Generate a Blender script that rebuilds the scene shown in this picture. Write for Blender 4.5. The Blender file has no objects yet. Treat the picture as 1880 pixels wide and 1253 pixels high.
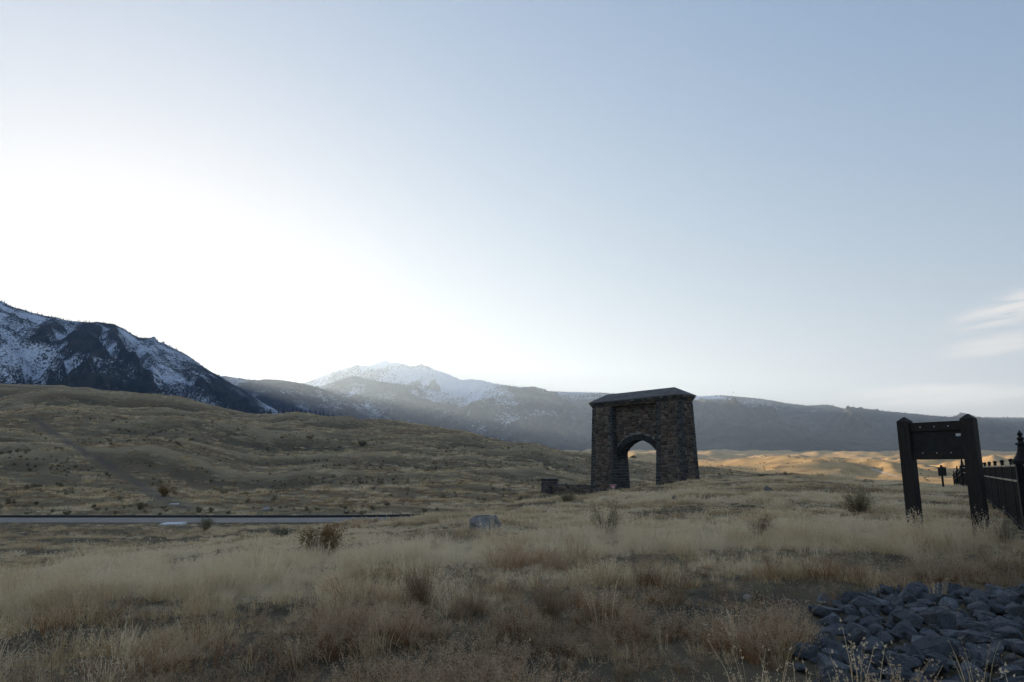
import bpy, bmesh, math, random
import numpy as np
from mathutils import Vector, Matrix

random.seed(7)
rng = np.random.default_rng(11)
R = math.radians
scene = bpy.context.scene
C = scene.collection

# ------------------------------------------------------------------ camera
EYE = 1.65
PITCH = math.atan((861 - 626.5) / 1253.0)
FPX = 1253.0
cam_d = bpy.data.cameras.new('camera')
cam_d.sensor_width = 36.0
cam_d.lens = 24.0
cam_d.clip_start = 0.05
cam_d.clip_end = 120000
cam = bpy.data.objects.new('camera', cam_d)
cam.location = (0, 0, EYE)
cam.rotation_euler = (R(90) + PITCH, 0, 0)
C.objects.link(cam)
scene.camera = cam

# ------------------------------------------------------------------ sky, sun
SKY_TINT, SKY_SHOULDER = (0.90, 0.79, 1.14), (0.57, 0.61, 0.67)
SKY_GAMMA, SKY_SAT = 1.05, 1.10
SUN_AZ, SUN_EL = R(-31.2), R(8.75)       # azimuth from +Y, clockwise positive
world = bpy.data.worlds.new('World')
scene.world = world
world.use_nodes = True
wt = world.node_tree
wt.nodes.clear()


def wn(t, **kw):
    n = wt.nodes.new(t)
    for k, v in kw.items():
        setattr(n, k, v)
    return n


def wmath(op, a, b=None, c=None):
    n = wn('ShaderNodeMath', operation=op)
    for i, v in enumerate((a, b, c)):
        if v is None:
            continue
        if isinstance(v, (int, float)):
            n.inputs[i].default_value = v
        else:
            wt.links.new(v, n.inputs[i])
    return n.outputs[0]


sky = wn('ShaderNodeTexSky', sky_type='NISHITA')
sky.sun_disc = False
sky.sun_elevation = SUN_EL
sky.sun_rotation = SUN_AZ
sky.altitude = 0
sky.air_density = 1.0
sky.dust_density = 0.3
sky.ozone_density = 1.8
# thin cirrus streaks low in the sky
tc = wn('ShaderNodeTexCoord')
sep = wn('ShaderNodeSeparateXYZ')
wt.links.new(tc.outputs['Generated'], sep.inputs[0])
az = wmath('ARCTAN2', sep.outputs[0], sep.outputs[1])
el = wmath('ARCSINE', sep.outputs[2])
comb = wn('ShaderNodeCombineXYZ')
wt.links.new(wmath('MULTIPLY', az, 9.0), comb.inputs[0])
wt.links.new(wmath('ADD', wmath('MULTIPLY', el, 75.0), wmath('MULTIPLY', az, -9.0)), comb.inputs[1])
cn = wn('ShaderNodeTexNoise')
cn.inputs['Scale'].default_value = 1.6
cn.inputs['Detail'].default_value = 7
cn.inputs['Roughness'].default_value = 0.55
cn.inputs['Distortion'].default_value = 0.6
wt.links.new(comb.outputs[0], cn.inputs['Vector'])
streak = wn('ShaderNodeMapRange', interpolation_type='SMOOTHSTEP')
streak.inputs[1].default_value = 0.33
streak.inputs[2].default_value = 0.66
wt.links.new(cn.outputs[0], streak.inputs[0])
total = None
for (a0, e0, sa, se, tilt, amp) in [(33.0, 5.05, 3.6, 0.42, -0.03, 2.6), (31.0, 5.6, 2.2, 0.25, -0.05, 1.0),
                                    (36.0, 8.4, 2.4, 0.55, 0.10, 0.55), (37.6, 10.9, 2.8, 0.7, 0.22, 0.8),
                                    (37.5, 3.2, 3.5, 0.22, 0.0, 0.9)]:
    da = wmath('SUBTRACT', az, R(a0))
    de = wmath('SUBTRACT', wmath('SUBTRACT', el, R(e0)), wmath('MULTIPLY', da, tilt))
    qa = wmath('POWER', wmath('ABSOLUTE', wmath('DIVIDE', da, R(sa))), 2.0)
    qe = wmath('POWER', wmath('ABSOLUTE', wmath('DIVIDE', de, R(se))), 2.0)
    g = wmath('MULTIPLY', wmath('EXPONENT', wmath('MULTIPLY', wmath('ADD', qa, qe), -1.0)), amp)
    total = g if total is None else wmath('ADD', total, g)
cmask = wmath('MULTIPLY', total, streak.outputs[0])
cmask = wmath('MINIMUM', wmath('MULTIPLY', cmask, 1.1), 0.9)
cmix = wn('ShaderNodeMix', data_type='RGBA')
wt.links.new(cmask, cmix.inputs[0])
wt.links.new(sky.outputs[0], cmix.inputs[6])
csc = wn('ShaderNodeMix', data_type='RGBA', blend_type='MULTIPLY')
csc.inputs[0].default_value = 1.0
wt.links.new(sky.outputs[0], csc.inputs[6])
csc.inputs[7].default_value = (9.0, 7.0, 5.4, 1)
wt.links.new(csc.outputs[2], cmix.inputs[7])
bg = wn('ShaderNodeBackground')
bg.inputs[1].default_value = 0.15
tin = wn('ShaderNodeVectorMath', operation='MULTIPLY')
tin.inputs[1].default_value = SKY_TINT
gam = wn('ShaderNodeGamma')
gam.inputs[1].default_value = SKY_GAMMA
wt.links.new(cmix.outputs[2], gam.inputs[0])
hsv = wn('ShaderNodeHueSaturation')
hsv.inputs['Saturation'].default_value = SKY_SAT
wt.links.new(gam.outputs[0], hsv.inputs['Color'])
wt.links.new(hsv.outputs[0], tin.inputs[0])
den = wn('ShaderNodeVectorMath', operation='MULTIPLY_ADD')     # soft shoulder: x / (1 + a x)
den.inputs[1].default_value = SKY_SHOULDER
den.inputs[2].default_value = (1, 1, 1)
wt.links.new(tin.outputs[0], den.inputs[0])
sh = wn('ShaderNodeVectorMath', operation='DIVIDE')
wt.links.new(tin.outputs[0], sh.inputs[0])
wt.links.new(den.outputs[0], sh.inputs[1])
wt.links.new(sh.outputs[0], bg.inputs[0])
wo = wn('ShaderNodeOutputWorld')
wt.links.new(bg.outputs[0], wo.inputs[0])

sun_d = bpy.data.lights.new('sun', 'SUN')
sun_d.energy = 5.0
sun_d.angle = R(0.53)
sun_d.color = (1.0, 0.77, 0.50)
sun = bpy.data.objects.new('sun', sun_d)
sdir = Vector((math.sin(SUN_AZ) * math.cos(SUN_EL), math.cos(SUN_AZ) * math.cos(SUN_EL), math.sin(SUN_EL)))
sun.rotation_euler = (-sdir).to_track_quat('-Z', 'Y').to_euler()
sun.location = (0, 0, 60)
C.objects.link(sun)

scene.view_settings.view_transform = 'Standard'
scene.view_settings.look = 'None'
scene.view_settings.gamma = 1.0
scene.view_settings.use_curve_mapping = False
scene.view_settings.exposure = 1.9
scene.cycles.use_denoising = True
scene.cycles.volume_bounces = 0
scene.cycles.max_bounces = 6
scene.cycles.diffuse_bounces = 3
scene.cycles.transparent_max_bounces = 8


# ------------------------------------------------------------------ helpers
def elev_slope(px, py):
    """photo column / row -> (x per metre of depth, z per metre of depth)"""
    c, s = math.cos(PITCH), math.sin(PITCH)
    u = 626.5 - py
    y = FPX * c - u * s
    z = FPX * s + u * c
    return (px - 940) / y, z / y


def at(px, py, Y):
    a, b = elev_slope(px, py)
    return Vector((a * Y, Y, EYE + b * Y))


def tag(o, label=None, cat=None, group=None, kind=None):
    if label: o['label'] = label
    if cat: o['category'] = cat
    if group: o['group'] = group
    if kind: o['kind'] = kind
    return o


def empty(name, loc=(0, 0, 0), rz=0.0):
    o = bpy.data.objects.new(name, None)
    o.location = loc
    o.rotation_euler = (0, 0, rz)
    o.empty_display_size = 0.2
    C.objects.link(o)
    return o


def mesh(name, verts, faces, mat=None, smooth=False):
    me = bpy.data.meshes.new(name)
    me.from_pydata([tuple(v) for v in verts], [], [tuple(f) for f in faces])
    if mat: me.materials.append(mat)
    if smooth: me.shade_smooth()
    me.update()
    return me


def link(name, me, parent=None, loc=None):
    o = bpy.data.objects.new(name, me)
    if parent: o.parent = parent
    if loc is not None: o.location = loc
    C.objects.link(o)
    return o


def grid_mesh(name, P, mat, smooth=True):
    """P: (n, m, 3) array -> quad grid"""
    n, m, _ = P.shape
    idx = np.arange(n * m).reshape(n, m)
    f = np.stack([idx[:-1, :-1], idx[1:, :-1], idx[1:, 1:], idx[:-1, 1:]], -1).reshape(-1, 4)
    me = bpy.data.meshes.new(name)
    me.vertices.add(n * m)
    me.vertices.foreach_set('co', P.reshape(-1).astype(np.float32))
    me.loops.add(f.size)
    me.loops.foreach_set('vertex_index', f.reshape(-1).astype(np.int32))
    me.polygons.add(len(f))
    me.polygons.foreach_set('loop_start', (np.arange(len(f)) * 4).astype(np.int32))
    me.update(calc_edges=True)
    me.materials.append(mat)
    if smooth: me.shade_smooth()
    return me


def fattr(me, name, arr, domain='POINT'):
    a = me.attributes.new(name, 'FLOAT', domain)
    a.data.foreach_set('value', np.asarray(arr, np.float32).reshape(-1))


# numpy gradient-free value noise
def _hash(ix, iy, seed):
    h = (ix.astype(np.int64) * 374761393 + iy.astype(np.int64) * 668265263 + seed * 1442695041) & 0xFFFFFFFF
    h = ((h ^ (h >> 13)) * 1274126177) & 0xFFFFFFFF
    h = h ^ (h >> 16)
    return (h & 0xFFFFFF) / float(0xFFFFFF)


def vnoise(x, y, seed=0):
    x = np.asarray(x, float); y = np.asarray(y, float)
    ix = np.floor(x); iy = np.floor(y)
    fx = x - ix; fy = y - iy
    ux = fx * fx * fx * (fx * (fx * 6 - 15) + 10); uy = fy * fy * fy * (fy * (fy * 6 - 15) + 10)
    a = _hash(ix, iy, seed); b = _hash(ix + 1, iy, seed); c = _hash(ix, iy + 1, seed); d = _hash(ix + 1, iy + 1, seed)
    return (a + (b - a) * ux + (c - a) * uy + (a - b - c + d) * ux * uy) * 2 - 1


def fbm(x, y, oct=4, seed=0, gain=0.5):
    s = 0; a = 1.0
    for i in range(oct):
        s = s + a * vnoise(x, y, seed + i * 17)
        x = x * 2.03 + 13.7; y = y * 2.03 - 7.1; a *= gain
    return s


def ridged(x, y, oct=4, seed=0, gain=0.5):
    s = 0; a = 1.0
    for i in range(oct):
        s = s + a * (1 - np.abs(vnoise(x, y, seed + i * 29)) * 2)
        x = x * 2.1 + 5.2; y = y * 2.1 + 1.3; a *= gain
    return s


def sstep(a, b, x):
    t = np.clip((x - a) / (b - a), 0, 1)
    return t * t * (3 - 2 * t)


# ------------------------------------------------------------------ materials
def new_mat(name, rough=0.9, spec=0.2):
    m = bpy.data.materials.new(name)
    m.use_nodes = True
    nt = m.node_tree
    b = nt.nodes['Principled BSDF']
    b.inputs['Roughness'].default_value = rough
    b.inputs['Specular IOR Level'].default_value = spec
    return m, nt, b


def N(nt, t, **kw):
    n = nt.nodes.new(t)
    for k, v in kw.items():
        setattr(n, k, v)
    return n


def noise_node(nt, scale, detail=4, rough=0.55, vec=None, dist=0.0):
    n = N(nt, 'ShaderNodeTexNoise')
    n.inputs['Scale'].default_value = scale
    n.inputs['Detail'].default_value = detail
    n.inputs['Roughness'].default_value = rough
    n.inputs['Distortion'].default_value = dist
    if vec is not None: nt.links.new(vec, n.inputs['Vector'])
    return n.outputs[0]


def ramp(nt, fac, stops, interp='LINEAR'):
    r = N(nt, 'ShaderNodeValToRGB')
    e = r.color_ramp.elements
    r.color_ramp.interpolation = interp
    while len(e) < len(stops): e.new(0.5)
    for i, (p, c) in enumerate(stops):
        e[i].position = p
        e[i].color = (*c, 1) if len(c) == 3 else c
    nt.links.new(fac, r.inputs[0])
    return r.outputs[0]


def mixc(nt, fac, a, b, mode='MIX'):
    n = N(nt, 'ShaderNodeMix', data_type='RGBA', blend_type=mode)
    for i, v in ((0, fac), (6, a), (7, b)):
        if isinstance(v, (int, float)): n.inputs[i].default_value = v
        elif isinstance(v, tuple): n.inputs[i].default_value = (*v, 1) if len(v) == 3 else v
        else: nt.links.new(v, n.inputs[i])
    return n.outputs[2]


def mmath(nt, op, a, b=None):
    n = N(nt, 'ShaderNodeMath', operation=op)
    for i, v in enumerate((a, b)):
        if v is None: continue
        if isinstance(v, (int, float)): n.inputs[i].default_value = v
        else: nt.links.new(v, n.inputs[i])
    return n.outputs[0]


def mrange(nt, v, a, b, c=0.0, d=1.0, smooth=True):
    n = N(nt, 'ShaderNodeMapRange', interpolation_type='SMOOTHSTEP' if smooth else 'LINEAR')
    nt.links.new(v, n.inputs[0])
    for i, x in enumerate((a, b, c, d)): n.inputs[i + 1].default_value = x
    return n.outputs[0]


def attr(nt, name, kind='GEOMETRY'):
    n = N(nt, 'ShaderNodeAttribute', attribute_type=kind, attribute_name=name)
    return n


def bump(nt, b, h, strength=0.5, dist=0.05):
    n = N(nt, 'ShaderNodeBump')
    n.inputs['Strength'].default_value = strength
    n.inputs['Distance'].default_value = dist
    nt.links.new(h, n.inputs['Height'])
    nt.links.new(n.outputs[0], b.inputs['Normal'])


def objcoord(nt):
    return N(nt, 'ShaderNodeTexCoord').outputs['Object']


M = {}


def simple(name, col, rough=0.85, spec=0.2, var=0.25, scale=3.0, bs=0.3, bd=0.02, metal=0.0):
    m, nt, b = new_mat(name, rough, spec)
    v = objcoord(nt)
    n1 = noise_node(nt, scale, 5, 0.6, v)
    dark = tuple(c * (1 - var) for c in col); light = tuple(min(1, c * (1 + var)) for c in col)
    nt.links.new(ramp(nt, n1, [(0.3, dark), (0.7, light)]), b.inputs['Base Color'])
    b.inputs['Metallic'].default_value = metal
    if bs: bump(nt, b, noise_node(nt, scale * 6, 5, 0.65, v), bs, bd)
    M[name] = m
    return m


# ------------------------------------------------------------------ terrain
ROAD_Z = -2.5
ARCH_YAW = 0.88103852
ARCH_O = np.array([11.327, 100.916])
AU = np.array([math.cos(ARCH_YAW), -math.sin(ARCH_YAW)])
AN = np.array([math.sin(ARCH_YAW), math.cos(ARCH_YAW)])
ARCH_C = ARCH_O + AU * 8.24 + AN * 1.7
ARCH_BASE = -2.6


def zy(Y, py, px):
    return at(px, py, Y).z


# each column of the valley: (depth, height)  -- heights from the sight line where the slope is seen
COLS = {
    0:    [(0, 0), (5, -.02), (8, -.15), (14, -.62), (18, -1.25), (26, -2.05), (34, -2.28), (45, -2.4), (54, -2.5), (62, -2.5), (66, -2.4), (110, 'y', 872), (170, 'y', 802), (200, 'y', 776), (240, 'y', 748), (275, 'y', 756), (310, 'y', 741), (345, 'y', 728), (380, 'y', 716), (420, 'y', 699), (600, 44), (1000, 8)],
    250:  [(0, 0), (6, 0), (10, -.12), (16, -.42), (20, -.95), (28, -1.95), (38, -2.32), (46, -2.4), (54, -2.5), (62, -2.5), (66, -2.4), (110, 'y', 882), (170, 'y', 812), (205, 'y', 782), (240, 'y', 754), (275, 'y', 764), (310, 'y', 750), (345, 'y', 735), (385, 'y', 732), (430, 'y', 718), (600, 38), (1000, 6)],
    500:  [(0, 0), (12, -.08), (21, -.38), (26, -.95), (36, -1.8), (48, -2.4), (54, -2.5), (62, -2.5), (66, -2.4), (110, 'y', 893), (170, 'y', 834), (225, 'y', 800), (265, 'y', 781), (300, 'y', 788), (345, 'y', 768), (385, 'y', 768), (430, 'y', 754), (600, 28), (1000, 4)],
    700:  [(0, 0), (12, 0), (26, -.26), (32, -.75), (42, -1.6), (50, -2.3), (54, -2.5), (62, -2.5), (66, -2.4), (110, 'y', 898), (170, 'y', 848), (225, 'y', 815), (265, 'y', 800), (300, 'y', 806), (345, 'y', 782), (385, 'y', 782), (430, 'y', 766), (600, 22), (1000, 2)],
    840:  [(0, 0), (14, 0), (30, -.16), (37, -.65), (48, -1.7), (58, -2.4), (70, -2.5), (110, 'y', 900), (170, 'y', 858), (240, 'y', 823), (340, 'y', 796), (430, 'y', 784), (600, 17), (1000, 0)],
    950:  [(0, 0), (16, .0), (36, -.08), (44, -.6), (54, -1.6), (62, -2.3), (80, -2.6), (110, -2.2), (170, 'y', 872), (240, 'y', 842), (340, 'y', 815), (430, 'y', 804), (600, 10), (1000, -3)],
    1060: [(0, 0), (16, .0), (43, .1), (52, -.4), (62, -1.7), (72, -2.6), (110, -2.8), (170, 'y', 884), (240, 'y', 862), (340, 'y', 838), (430, 'y', 829), (600, 5), (1000, -6)],
    1130: [(0, 0), (16, .06), (32, .18), (48, .22), (56, -.3), (66, -1.8), (76, -2.6), (110, -2.8), (150, -2), (230, 'y', 872), (330, 'y', 852), (420, 'y', 845), (600, 2), (1000, -8)],
    1200: [(0, 0), (16, .12), (32, .30), (50, .38), (58, -.1), (68, -1.6), (78, -2.6), (110, -2.8), (150, -2.4), (230, 'y', 876), (330, 'y', 862), (420, 'y', 854), (600, -1), (1000, -10)],
    1280: [(0, 0), (16, .2), (30, .5), (55, .82), (65, .4), (76, -1.2), (88, -2.5), (120, -2.7), (200, -1.5), (300, 'y', 868), (400, 'y', 857), (600, -3), (1000, -11)],
    1450: [(0, 0), (16, .28), (30, .62), (60, 1.08), (80, .6), (120, -.9), (200, -1.9), (300, 'y', 876), (400, 'y', 872), (600, -9), (1000, -12)],
    1640: [(0, 0), (8, .05), (14, .22), (30, .55), (55, .7), (80, -.2), (130, -2.2), (200, -3.5), (300, 'y', 887), (400, 'y', 887), (600, -15), (1000, -12)],
    1760: [(0, 0), (8, .05), (14, .28), (30, .4), (50, .35), (80, -.5), (130, -2.6), (200, -4.6), (300, -7), (400, -10), (600, -15), (1000, -12)],
    1880: [(0, 0), (8, .05), (14, .28), (30, .4), (50, .35), (80, -.3), (130, -2), (200, -4), (300, -6), (400, -9), (600, -14), (1000, -12)],
}
DS = np.array([0, 3, 5, 8, 11, 14, 17, 20, 24, 28, 32, 36, 41, 46, 50, 54, 58, 62, 66, 72, 80, 90, 100, 110, 125, 145, 170, 185, 200, 220, 240, 258, 275, 292, 310, 328, 345, 365, 385, 405, 430, 460, 500, 600, 800, 1000], float)
cpx = sorted(COLS)
TAB = []
for px in cpx:
    pts = []
    for p in COLS[px]:
        pts.append((p[0], p[1] if len(p) == 2 else zy(p[0], p[2], px)))
    pts = np.array(pts, float)
    TAB.append(np.interp(DS, pts[:, 0], pts[:, 1]))
TAB = np.array(TAB)
# light smoothing along depth
for _ in range(2):
    T2 = TAB.copy(); T2[:, 1:-1] = 0.25 * TAB[:, :-2] + 0.5 * TAB[:, 1:-1] + 0.25 * TAB[:, 2:]; TAB = T2
CU = np.array([(p - 940) / 1274.7 for p in cpx])      # x / y

ROAD = np.array([(-260, 57.6), (-120, 57.6), (-40, 57.6), (-14, 57.9), (-5, 61), (1, 68), (5, 78), (9, 87), (13, 91.6), (ARCH_C[0], ARCH_C[1]), (24, 100.6), (34, 108), (52, 124), (90, 170)], float)


def catmull(P, n=14):
    out = []
    for i in range(len(P) - 1):
        p0 = P[max(i - 1, 0)]; p1 = P[i]; p2 = P[i + 1]; p3 = P[min(i + 2, len(P) - 1)]
        for k in range(n):
            t = k / n
            out.append(0.5 * ((2 * p1) + (-p0 + p2) * t + (2 * p0 - 5 * p1 + 4 * p2 - p3) * t * t + (-p0 + 3 * p1 - 3 * p2 + p3) * t ** 3))
    out.append(P[-1])
    return np.array(out)


ROADC = catmull(ROAD)


def road_dist(x, y):
    x = np.asarray(x, float); y = np.asarray(y, float)
    best = np.full(x.shape, 1e9)
    near = (y > 20) & (y < 220)
    if near.any():
        xs = x[near]; ys = y[near]; b = np.full(xs.shape, 1e9)
        for i in range(0, len(ROADC) - 1):
            a = ROADC[i]; d = ROADC[i + 1] - a
            t = np.clip(((xs - a[0]) * d[0] + (ys - a[1]) * d[1]) / (d @ d), 0, 1)
            b = np.minimum(b, np.hypot(xs - a[0] - t * d[0], ys - a[1] - t * d[1]))
        best[near] = b
    return best


def ground_z(x, y, fine=True):
    x = np.asarray(x, float); y = np.asarray(y, float)
    d = np.hypot(x, y)
    azm = np.arctan2(x, y)
    azc = np.clip(azm, R(-41), R(41))
    u = np.clip(np.tan(azc), CU[0], CU[-1])
    Y = d * np.cos(azc)
    ci = np.clip(np.searchsorted(CU, u) - 1, 0, len(CU) - 2)
    t = (u - CU[ci]) / (CU[ci + 1] - CU[ci]); t = t * t * (3 - 2 * t)
    Yc = np.clip(Y, 0, DS[-1] - 1e-6)
    di = np.clip(np.searchsorted(DS, Yc, side='right') - 1, 0, len(DS) - 2)
    s = (Yc - DS[di]) / (DS[di + 1] - DS[di])

    def col(c):
        # cubic (Catmull-Rom, non uniform tangents) in depth
        z0 = TAB[c, di]; z1 = TAB[c, di + 1]
        dm = np.maximum(di - 1, 0); dp = np.minimum(di + 2, len(DS) - 1)
        h = DS[di + 1] - DS[di]
        m0 = (z1 - TAB[c, dm]) / np.maximum(DS[di + 1] - DS[dm], 1e-6) * h
        m1 = (TAB[c, dp] - z0) / np.maximum(DS[dp] - DS[di], 1e-6) * h
        return ((2 * s ** 3 - 3 * s ** 2 + 1) * z0 + (s ** 3 - 2 * s ** 2 + s) * m0 + (-2 * s ** 3 + 3 * s ** 2) * z1 + (s ** 3 - s ** 2) * m1)
    z = col(ci) * (1 - t) + col(ci + 1) * t
    # valley floor far away, rising gently to the mountain feet
    vf = np.interp(Y, [0, 600, 900, 1500, 2500, 3500, 5000, 8000, 60000], [-12, -12, -11, 2, 34, 72, 120, 190, 190])
    roll = 16 * fbm(x / 210 + y / 900, y / 330 - x / 900, 3, 5) + 9 * ridged(x / 130 + .4 * fbm(x / 300, y / 300, 2, 9), y / 260, 2, 41)
    roll = roll * sstep(650, 1300, Y) * (1 - 0.7 * sstep(4200, 6000, Y))
    z = np.where(Y > 500, z + (vf - z) * sstep(560, 1000, Y), z) + roll
    # folds and hummocks of the near hills
    w = sstep(66, 130, Y) * (1 - sstep(600, 900, Y))
    left = sstep(0.42, -0.05, u)
    fold = 3.2 * fbm(x / 46 + y / 170, y / 62 - x / 120, 3, 77) + 2.2 * (ridged(x / 60 - y / 120, y / 40, 2, 3) - 0.4)
    z = z + fold * w * (0.25 + 0.75 * left) * np.clip(Y / 260, 0.25, 1.15) * (1 - .55 * sstep(330, 430, Y) * (1 - sstep(430, 560, Y)))
    z = z + 0.10 * fbm(x / 5.0, y / 3.6, 3, 21) * sstep(3, 9, d) * (1 - sstep(200, 400, d))
    # road bench and arch platform
    rd = road_dist(x, y)
    wr = 1 - sstep(3.6, 9.0, rd)
    z = z * (1 - wr) + ROAD_Z * wr
    ad = np.hypot(x - ARCH_C[0], y - ARCH_C[1])
    wa = 1 - sstep(10, 19, ad)
    z = z * (1 - wa) + (ARCH_BASE + 0.03) * wa
    # behind the camera: flat ground
    back = sstep(R(62), R(115), np.abs(azm))
    z = z * (1 - back)
    if fine:
        z = z + 0.035 * fbm(x / 0.9, y / 0.9, 2, 31) * (1 - sstep(40, 80, d)) * sstep(3.4, 5.5, rd)
    return z


def gz(x, y):
    return float(ground_z(np.array([x]), np.array([y]))[0])


def hit(px, py, y0=3.0, y1=5000):
    """where the sight line through a photo point meets the ground"""
    a, b = elev_slope(px, py)
    Y = np.geomspace(y0, y1, 6000)
    zz = EYE + b * Y
    g = ground_z(a * Y, Y)
    k = np.argmax(g >= zz)
    return Vector((a * Y[k], Y[k], g[k]))


# ground material --------------------------------------------------
m, nt, b = new_mat('ground', 0.95, 0.1)
v = objcoord(nt)
big = noise_node(nt, 0.022, 6, 0.6, v, 0.4)
mid = noise_node(nt, 0.16, 6, 0.62, v, 0.3)
fine_ = noise_node(nt, 1.9, 6, 0.7, v)
col = ramp(nt, mid, [(0.30, (0.135, 0.106, 0.062)), (0.45, (0.195, 0.152, 0.088)), (0.58, (0.265, 0.210, 0.122)), (0.72, (0.36, 0.285, 0.168))])
col = mixc(nt, mrange(nt, big, 0.46, 0.66), col, (0.20, 0.138, 0.080))
col = mixc(nt, mrange(nt, fine_, 0.50, 0.72, 0, 0.65), col, (0.082, 0.072, 0.045))
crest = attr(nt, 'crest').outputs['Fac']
col = mixc(nt, mrange(nt, crest, 0.55, 1.0, 0, .75), col, mixc(nt, mid, (0.30, 0.225, 0.128), (0.42, 0.325, 0.19)))  # paler grass on crests, with the light on the folds put into the colour
col = mixc(nt, mrange(nt, crest, 0.45, 0.0, 0, .8), col, mixc(nt, fine_, (0.060, 0.054, 0.034), (0.135, 0.118, 0.076)))  # darker sage in hollows, with the shade of the folds painted in
soil = attr(nt, 'soil').outputs['Fac']
soilc = ramp(nt, fine_, [(0.35, (0.040, 0.033, 0.025)), (0.55, (0.100, 0.080, 0.054)), (0.72, (0.20, 0.16, 0.105))])
col = mixc(nt, soil, col, soilc)
litter = attr(nt, 'litter').outputs['Fac']
col = mixc(nt, litter, col, ramp(nt, fine_, [(0.32, (0.17, 0.125, 0.070)), (0.5, (0.36, 0.275, 0.155)), (0.68, (0.50, 0.395, 0.235))]))
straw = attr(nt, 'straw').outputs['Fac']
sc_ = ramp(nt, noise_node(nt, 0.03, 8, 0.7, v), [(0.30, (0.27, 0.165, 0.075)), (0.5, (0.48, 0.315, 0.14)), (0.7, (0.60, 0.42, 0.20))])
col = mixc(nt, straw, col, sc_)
trail = attr(nt, 'trail').outputs['Fac']
col = mixc(nt, trail, col, (0.115, 0.094, 0.074))
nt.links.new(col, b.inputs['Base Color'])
hh = mmath(nt, 'ADD', mmath(nt, 'MULTIPLY', fine_, 0.5), noise_node(nt, 9.0, 4, 0.7, v))
bump(nt, b, hh, 0.8, 0.12)
M['ground'] = m

azs = np.concatenate([np.arange(-180, -50, 4.0), np.arange(-50, 50, 0.2), np.arange(50, 180.01, 4.0)])
rad = np.concatenate([[0.02], np.geomspace(0.8, 7000, 430), np.geomspace(7600, 20000, 10)])
A, D = np.meshgrid(np.radians(azs), rad, indexing='ij')
GX, GY = np.sin(A) * D, np.cos(A) * D
GZ = ground_z(GX, GY)
P = np.stack([GX, GY, GZ], -1)
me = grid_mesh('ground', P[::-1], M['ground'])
fl = lambda a: a[::-1].reshape(-1)
gd = np.hypot(GX, GY)
gu = np.clip(GX / np.maximum(GY, 1e-3), -2, 2)
soilw = (1 - sstep(45, 75, gd)) * (0.75 + 0.25 * fbm(GX / 2, GY / 2, 2, 5))
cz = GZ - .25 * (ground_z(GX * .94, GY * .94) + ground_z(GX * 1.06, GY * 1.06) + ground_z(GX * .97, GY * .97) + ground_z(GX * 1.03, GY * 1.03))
crest = .5 + .5 * np.clip(cz / (.0035 * np.maximum(gd, 40)), -1, 1) * sstep(62, 100, gd) * (1 - sstep(700, 1000, gd))  # curvature mask for the fold shading painted into the hill colour
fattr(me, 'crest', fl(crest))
fattr(me, 'soil', np.clip(fl(soilw), 0, 1))
fattr(me, 'litter', fl(np.clip(sstep(8, 15, gd) * (1 - sstep(52, 66, gd)) * (GY > 0) * (.62 + .6 * fbm(GX / 2.6, GY / 1.5, 3, 101)) * (1 - sstep(24, 14, road_dist(GX, GY)) * .85), 0, .95)))
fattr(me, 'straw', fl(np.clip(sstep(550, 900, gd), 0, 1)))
TRAIL = [hit(a, b_, 60) for a, b_ in ((62, 768), (85, 785), (112, 803), (150, 826), (188, 846), (222, 868), (246, 884), (272, 900), (300, 918), (345, 934))]
tr = np.zeros_like(GX)
sel = (gd > 55) & (gd < 330) & (GX < 0) & (GY > 0)
dd = np.full(sel.sum(), 1e9)
for p, q in zip(TRAIL[:-1], TRAIL[1:]):
    a = np.array(p[:2]); e = np.array(q[:2]) - a
    t = np.clip(((GX[sel] - a[0]) * e[0] + (GY[sel] - a[1]) * e[1]) / (e @ e), 0, 1)
    dd = np.minimum(dd, np.hypot(GX[sel] - a[0] - t * e[0], GY[sel] - a[1] - t * e[1]))
wob = 0.6 * fbm(GX[sel] / 3, GY[sel] / 3, 2, 8)
tr[sel] = (1 - sstep(0.35, 1.15, dd + wob)) * (0.55 + 0.45 * sstep(-.2, .3, fbm(GX[sel] / 9, GY[sel] / 9, 2, 88)))
fattr(me, 'trail', fl(tr))
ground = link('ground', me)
tag(ground, kind='structure')


def trail_dist(x, y):
    dd = np.full(x.shape, 1e9)
    for p, q in zip(TRAIL[:-1], TRAIL[1:]):
        a = np.array(p[:2]); e = np.array(q[:2]) - a
        t = np.clip(((x - a[0]) * e[0] + (y - a[1]) * e[1]) / (e @ e), 0, 1)
        dd = np.minimum(dd, np.hypot(x - a[0] - t * e[0], y - a[1] - t * e[1]))
    return dd


# ------------------------------------------------------------------ mountains
def mountain_mat(name, forest, grassc, snowc, nscale, snow_lo=0.45, snow_hi=0.6):
    m, nt, b = new_mat(name, 0.95, 0.05)
    v = objcoord(nt)
    n1 = noise_node(nt, nscale, 6, 0.65, v)
    n2 = noise_node(nt, nscale * 7, 6, 0.75, v)
    c = mixc(nt, mrange(nt, n1, 0.44, 0.6), forest, grassc)
    s = attr(nt, 'snow').outputs['Fac']
    k = mmath(nt, 'ADD', s, mmath(nt, 'MULTIPLY', mmath(nt, 'SUBTRACT', n2, 0.5), 2.5))
    k = mmath(nt, 'ADD', k, mmath(nt, 'MULTIPLY', mmath(nt, 'SUBTRACT', n1, 0.5), 0.5))
    c = mixc(nt, mrange(nt, k, snow_lo, snow_hi), c, snowc)
    nt.links.new(c, b.inputs['Base Color'])
    bump(nt, b, n2, 0.7, 8.0)
    M[name] = m
    return m


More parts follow.
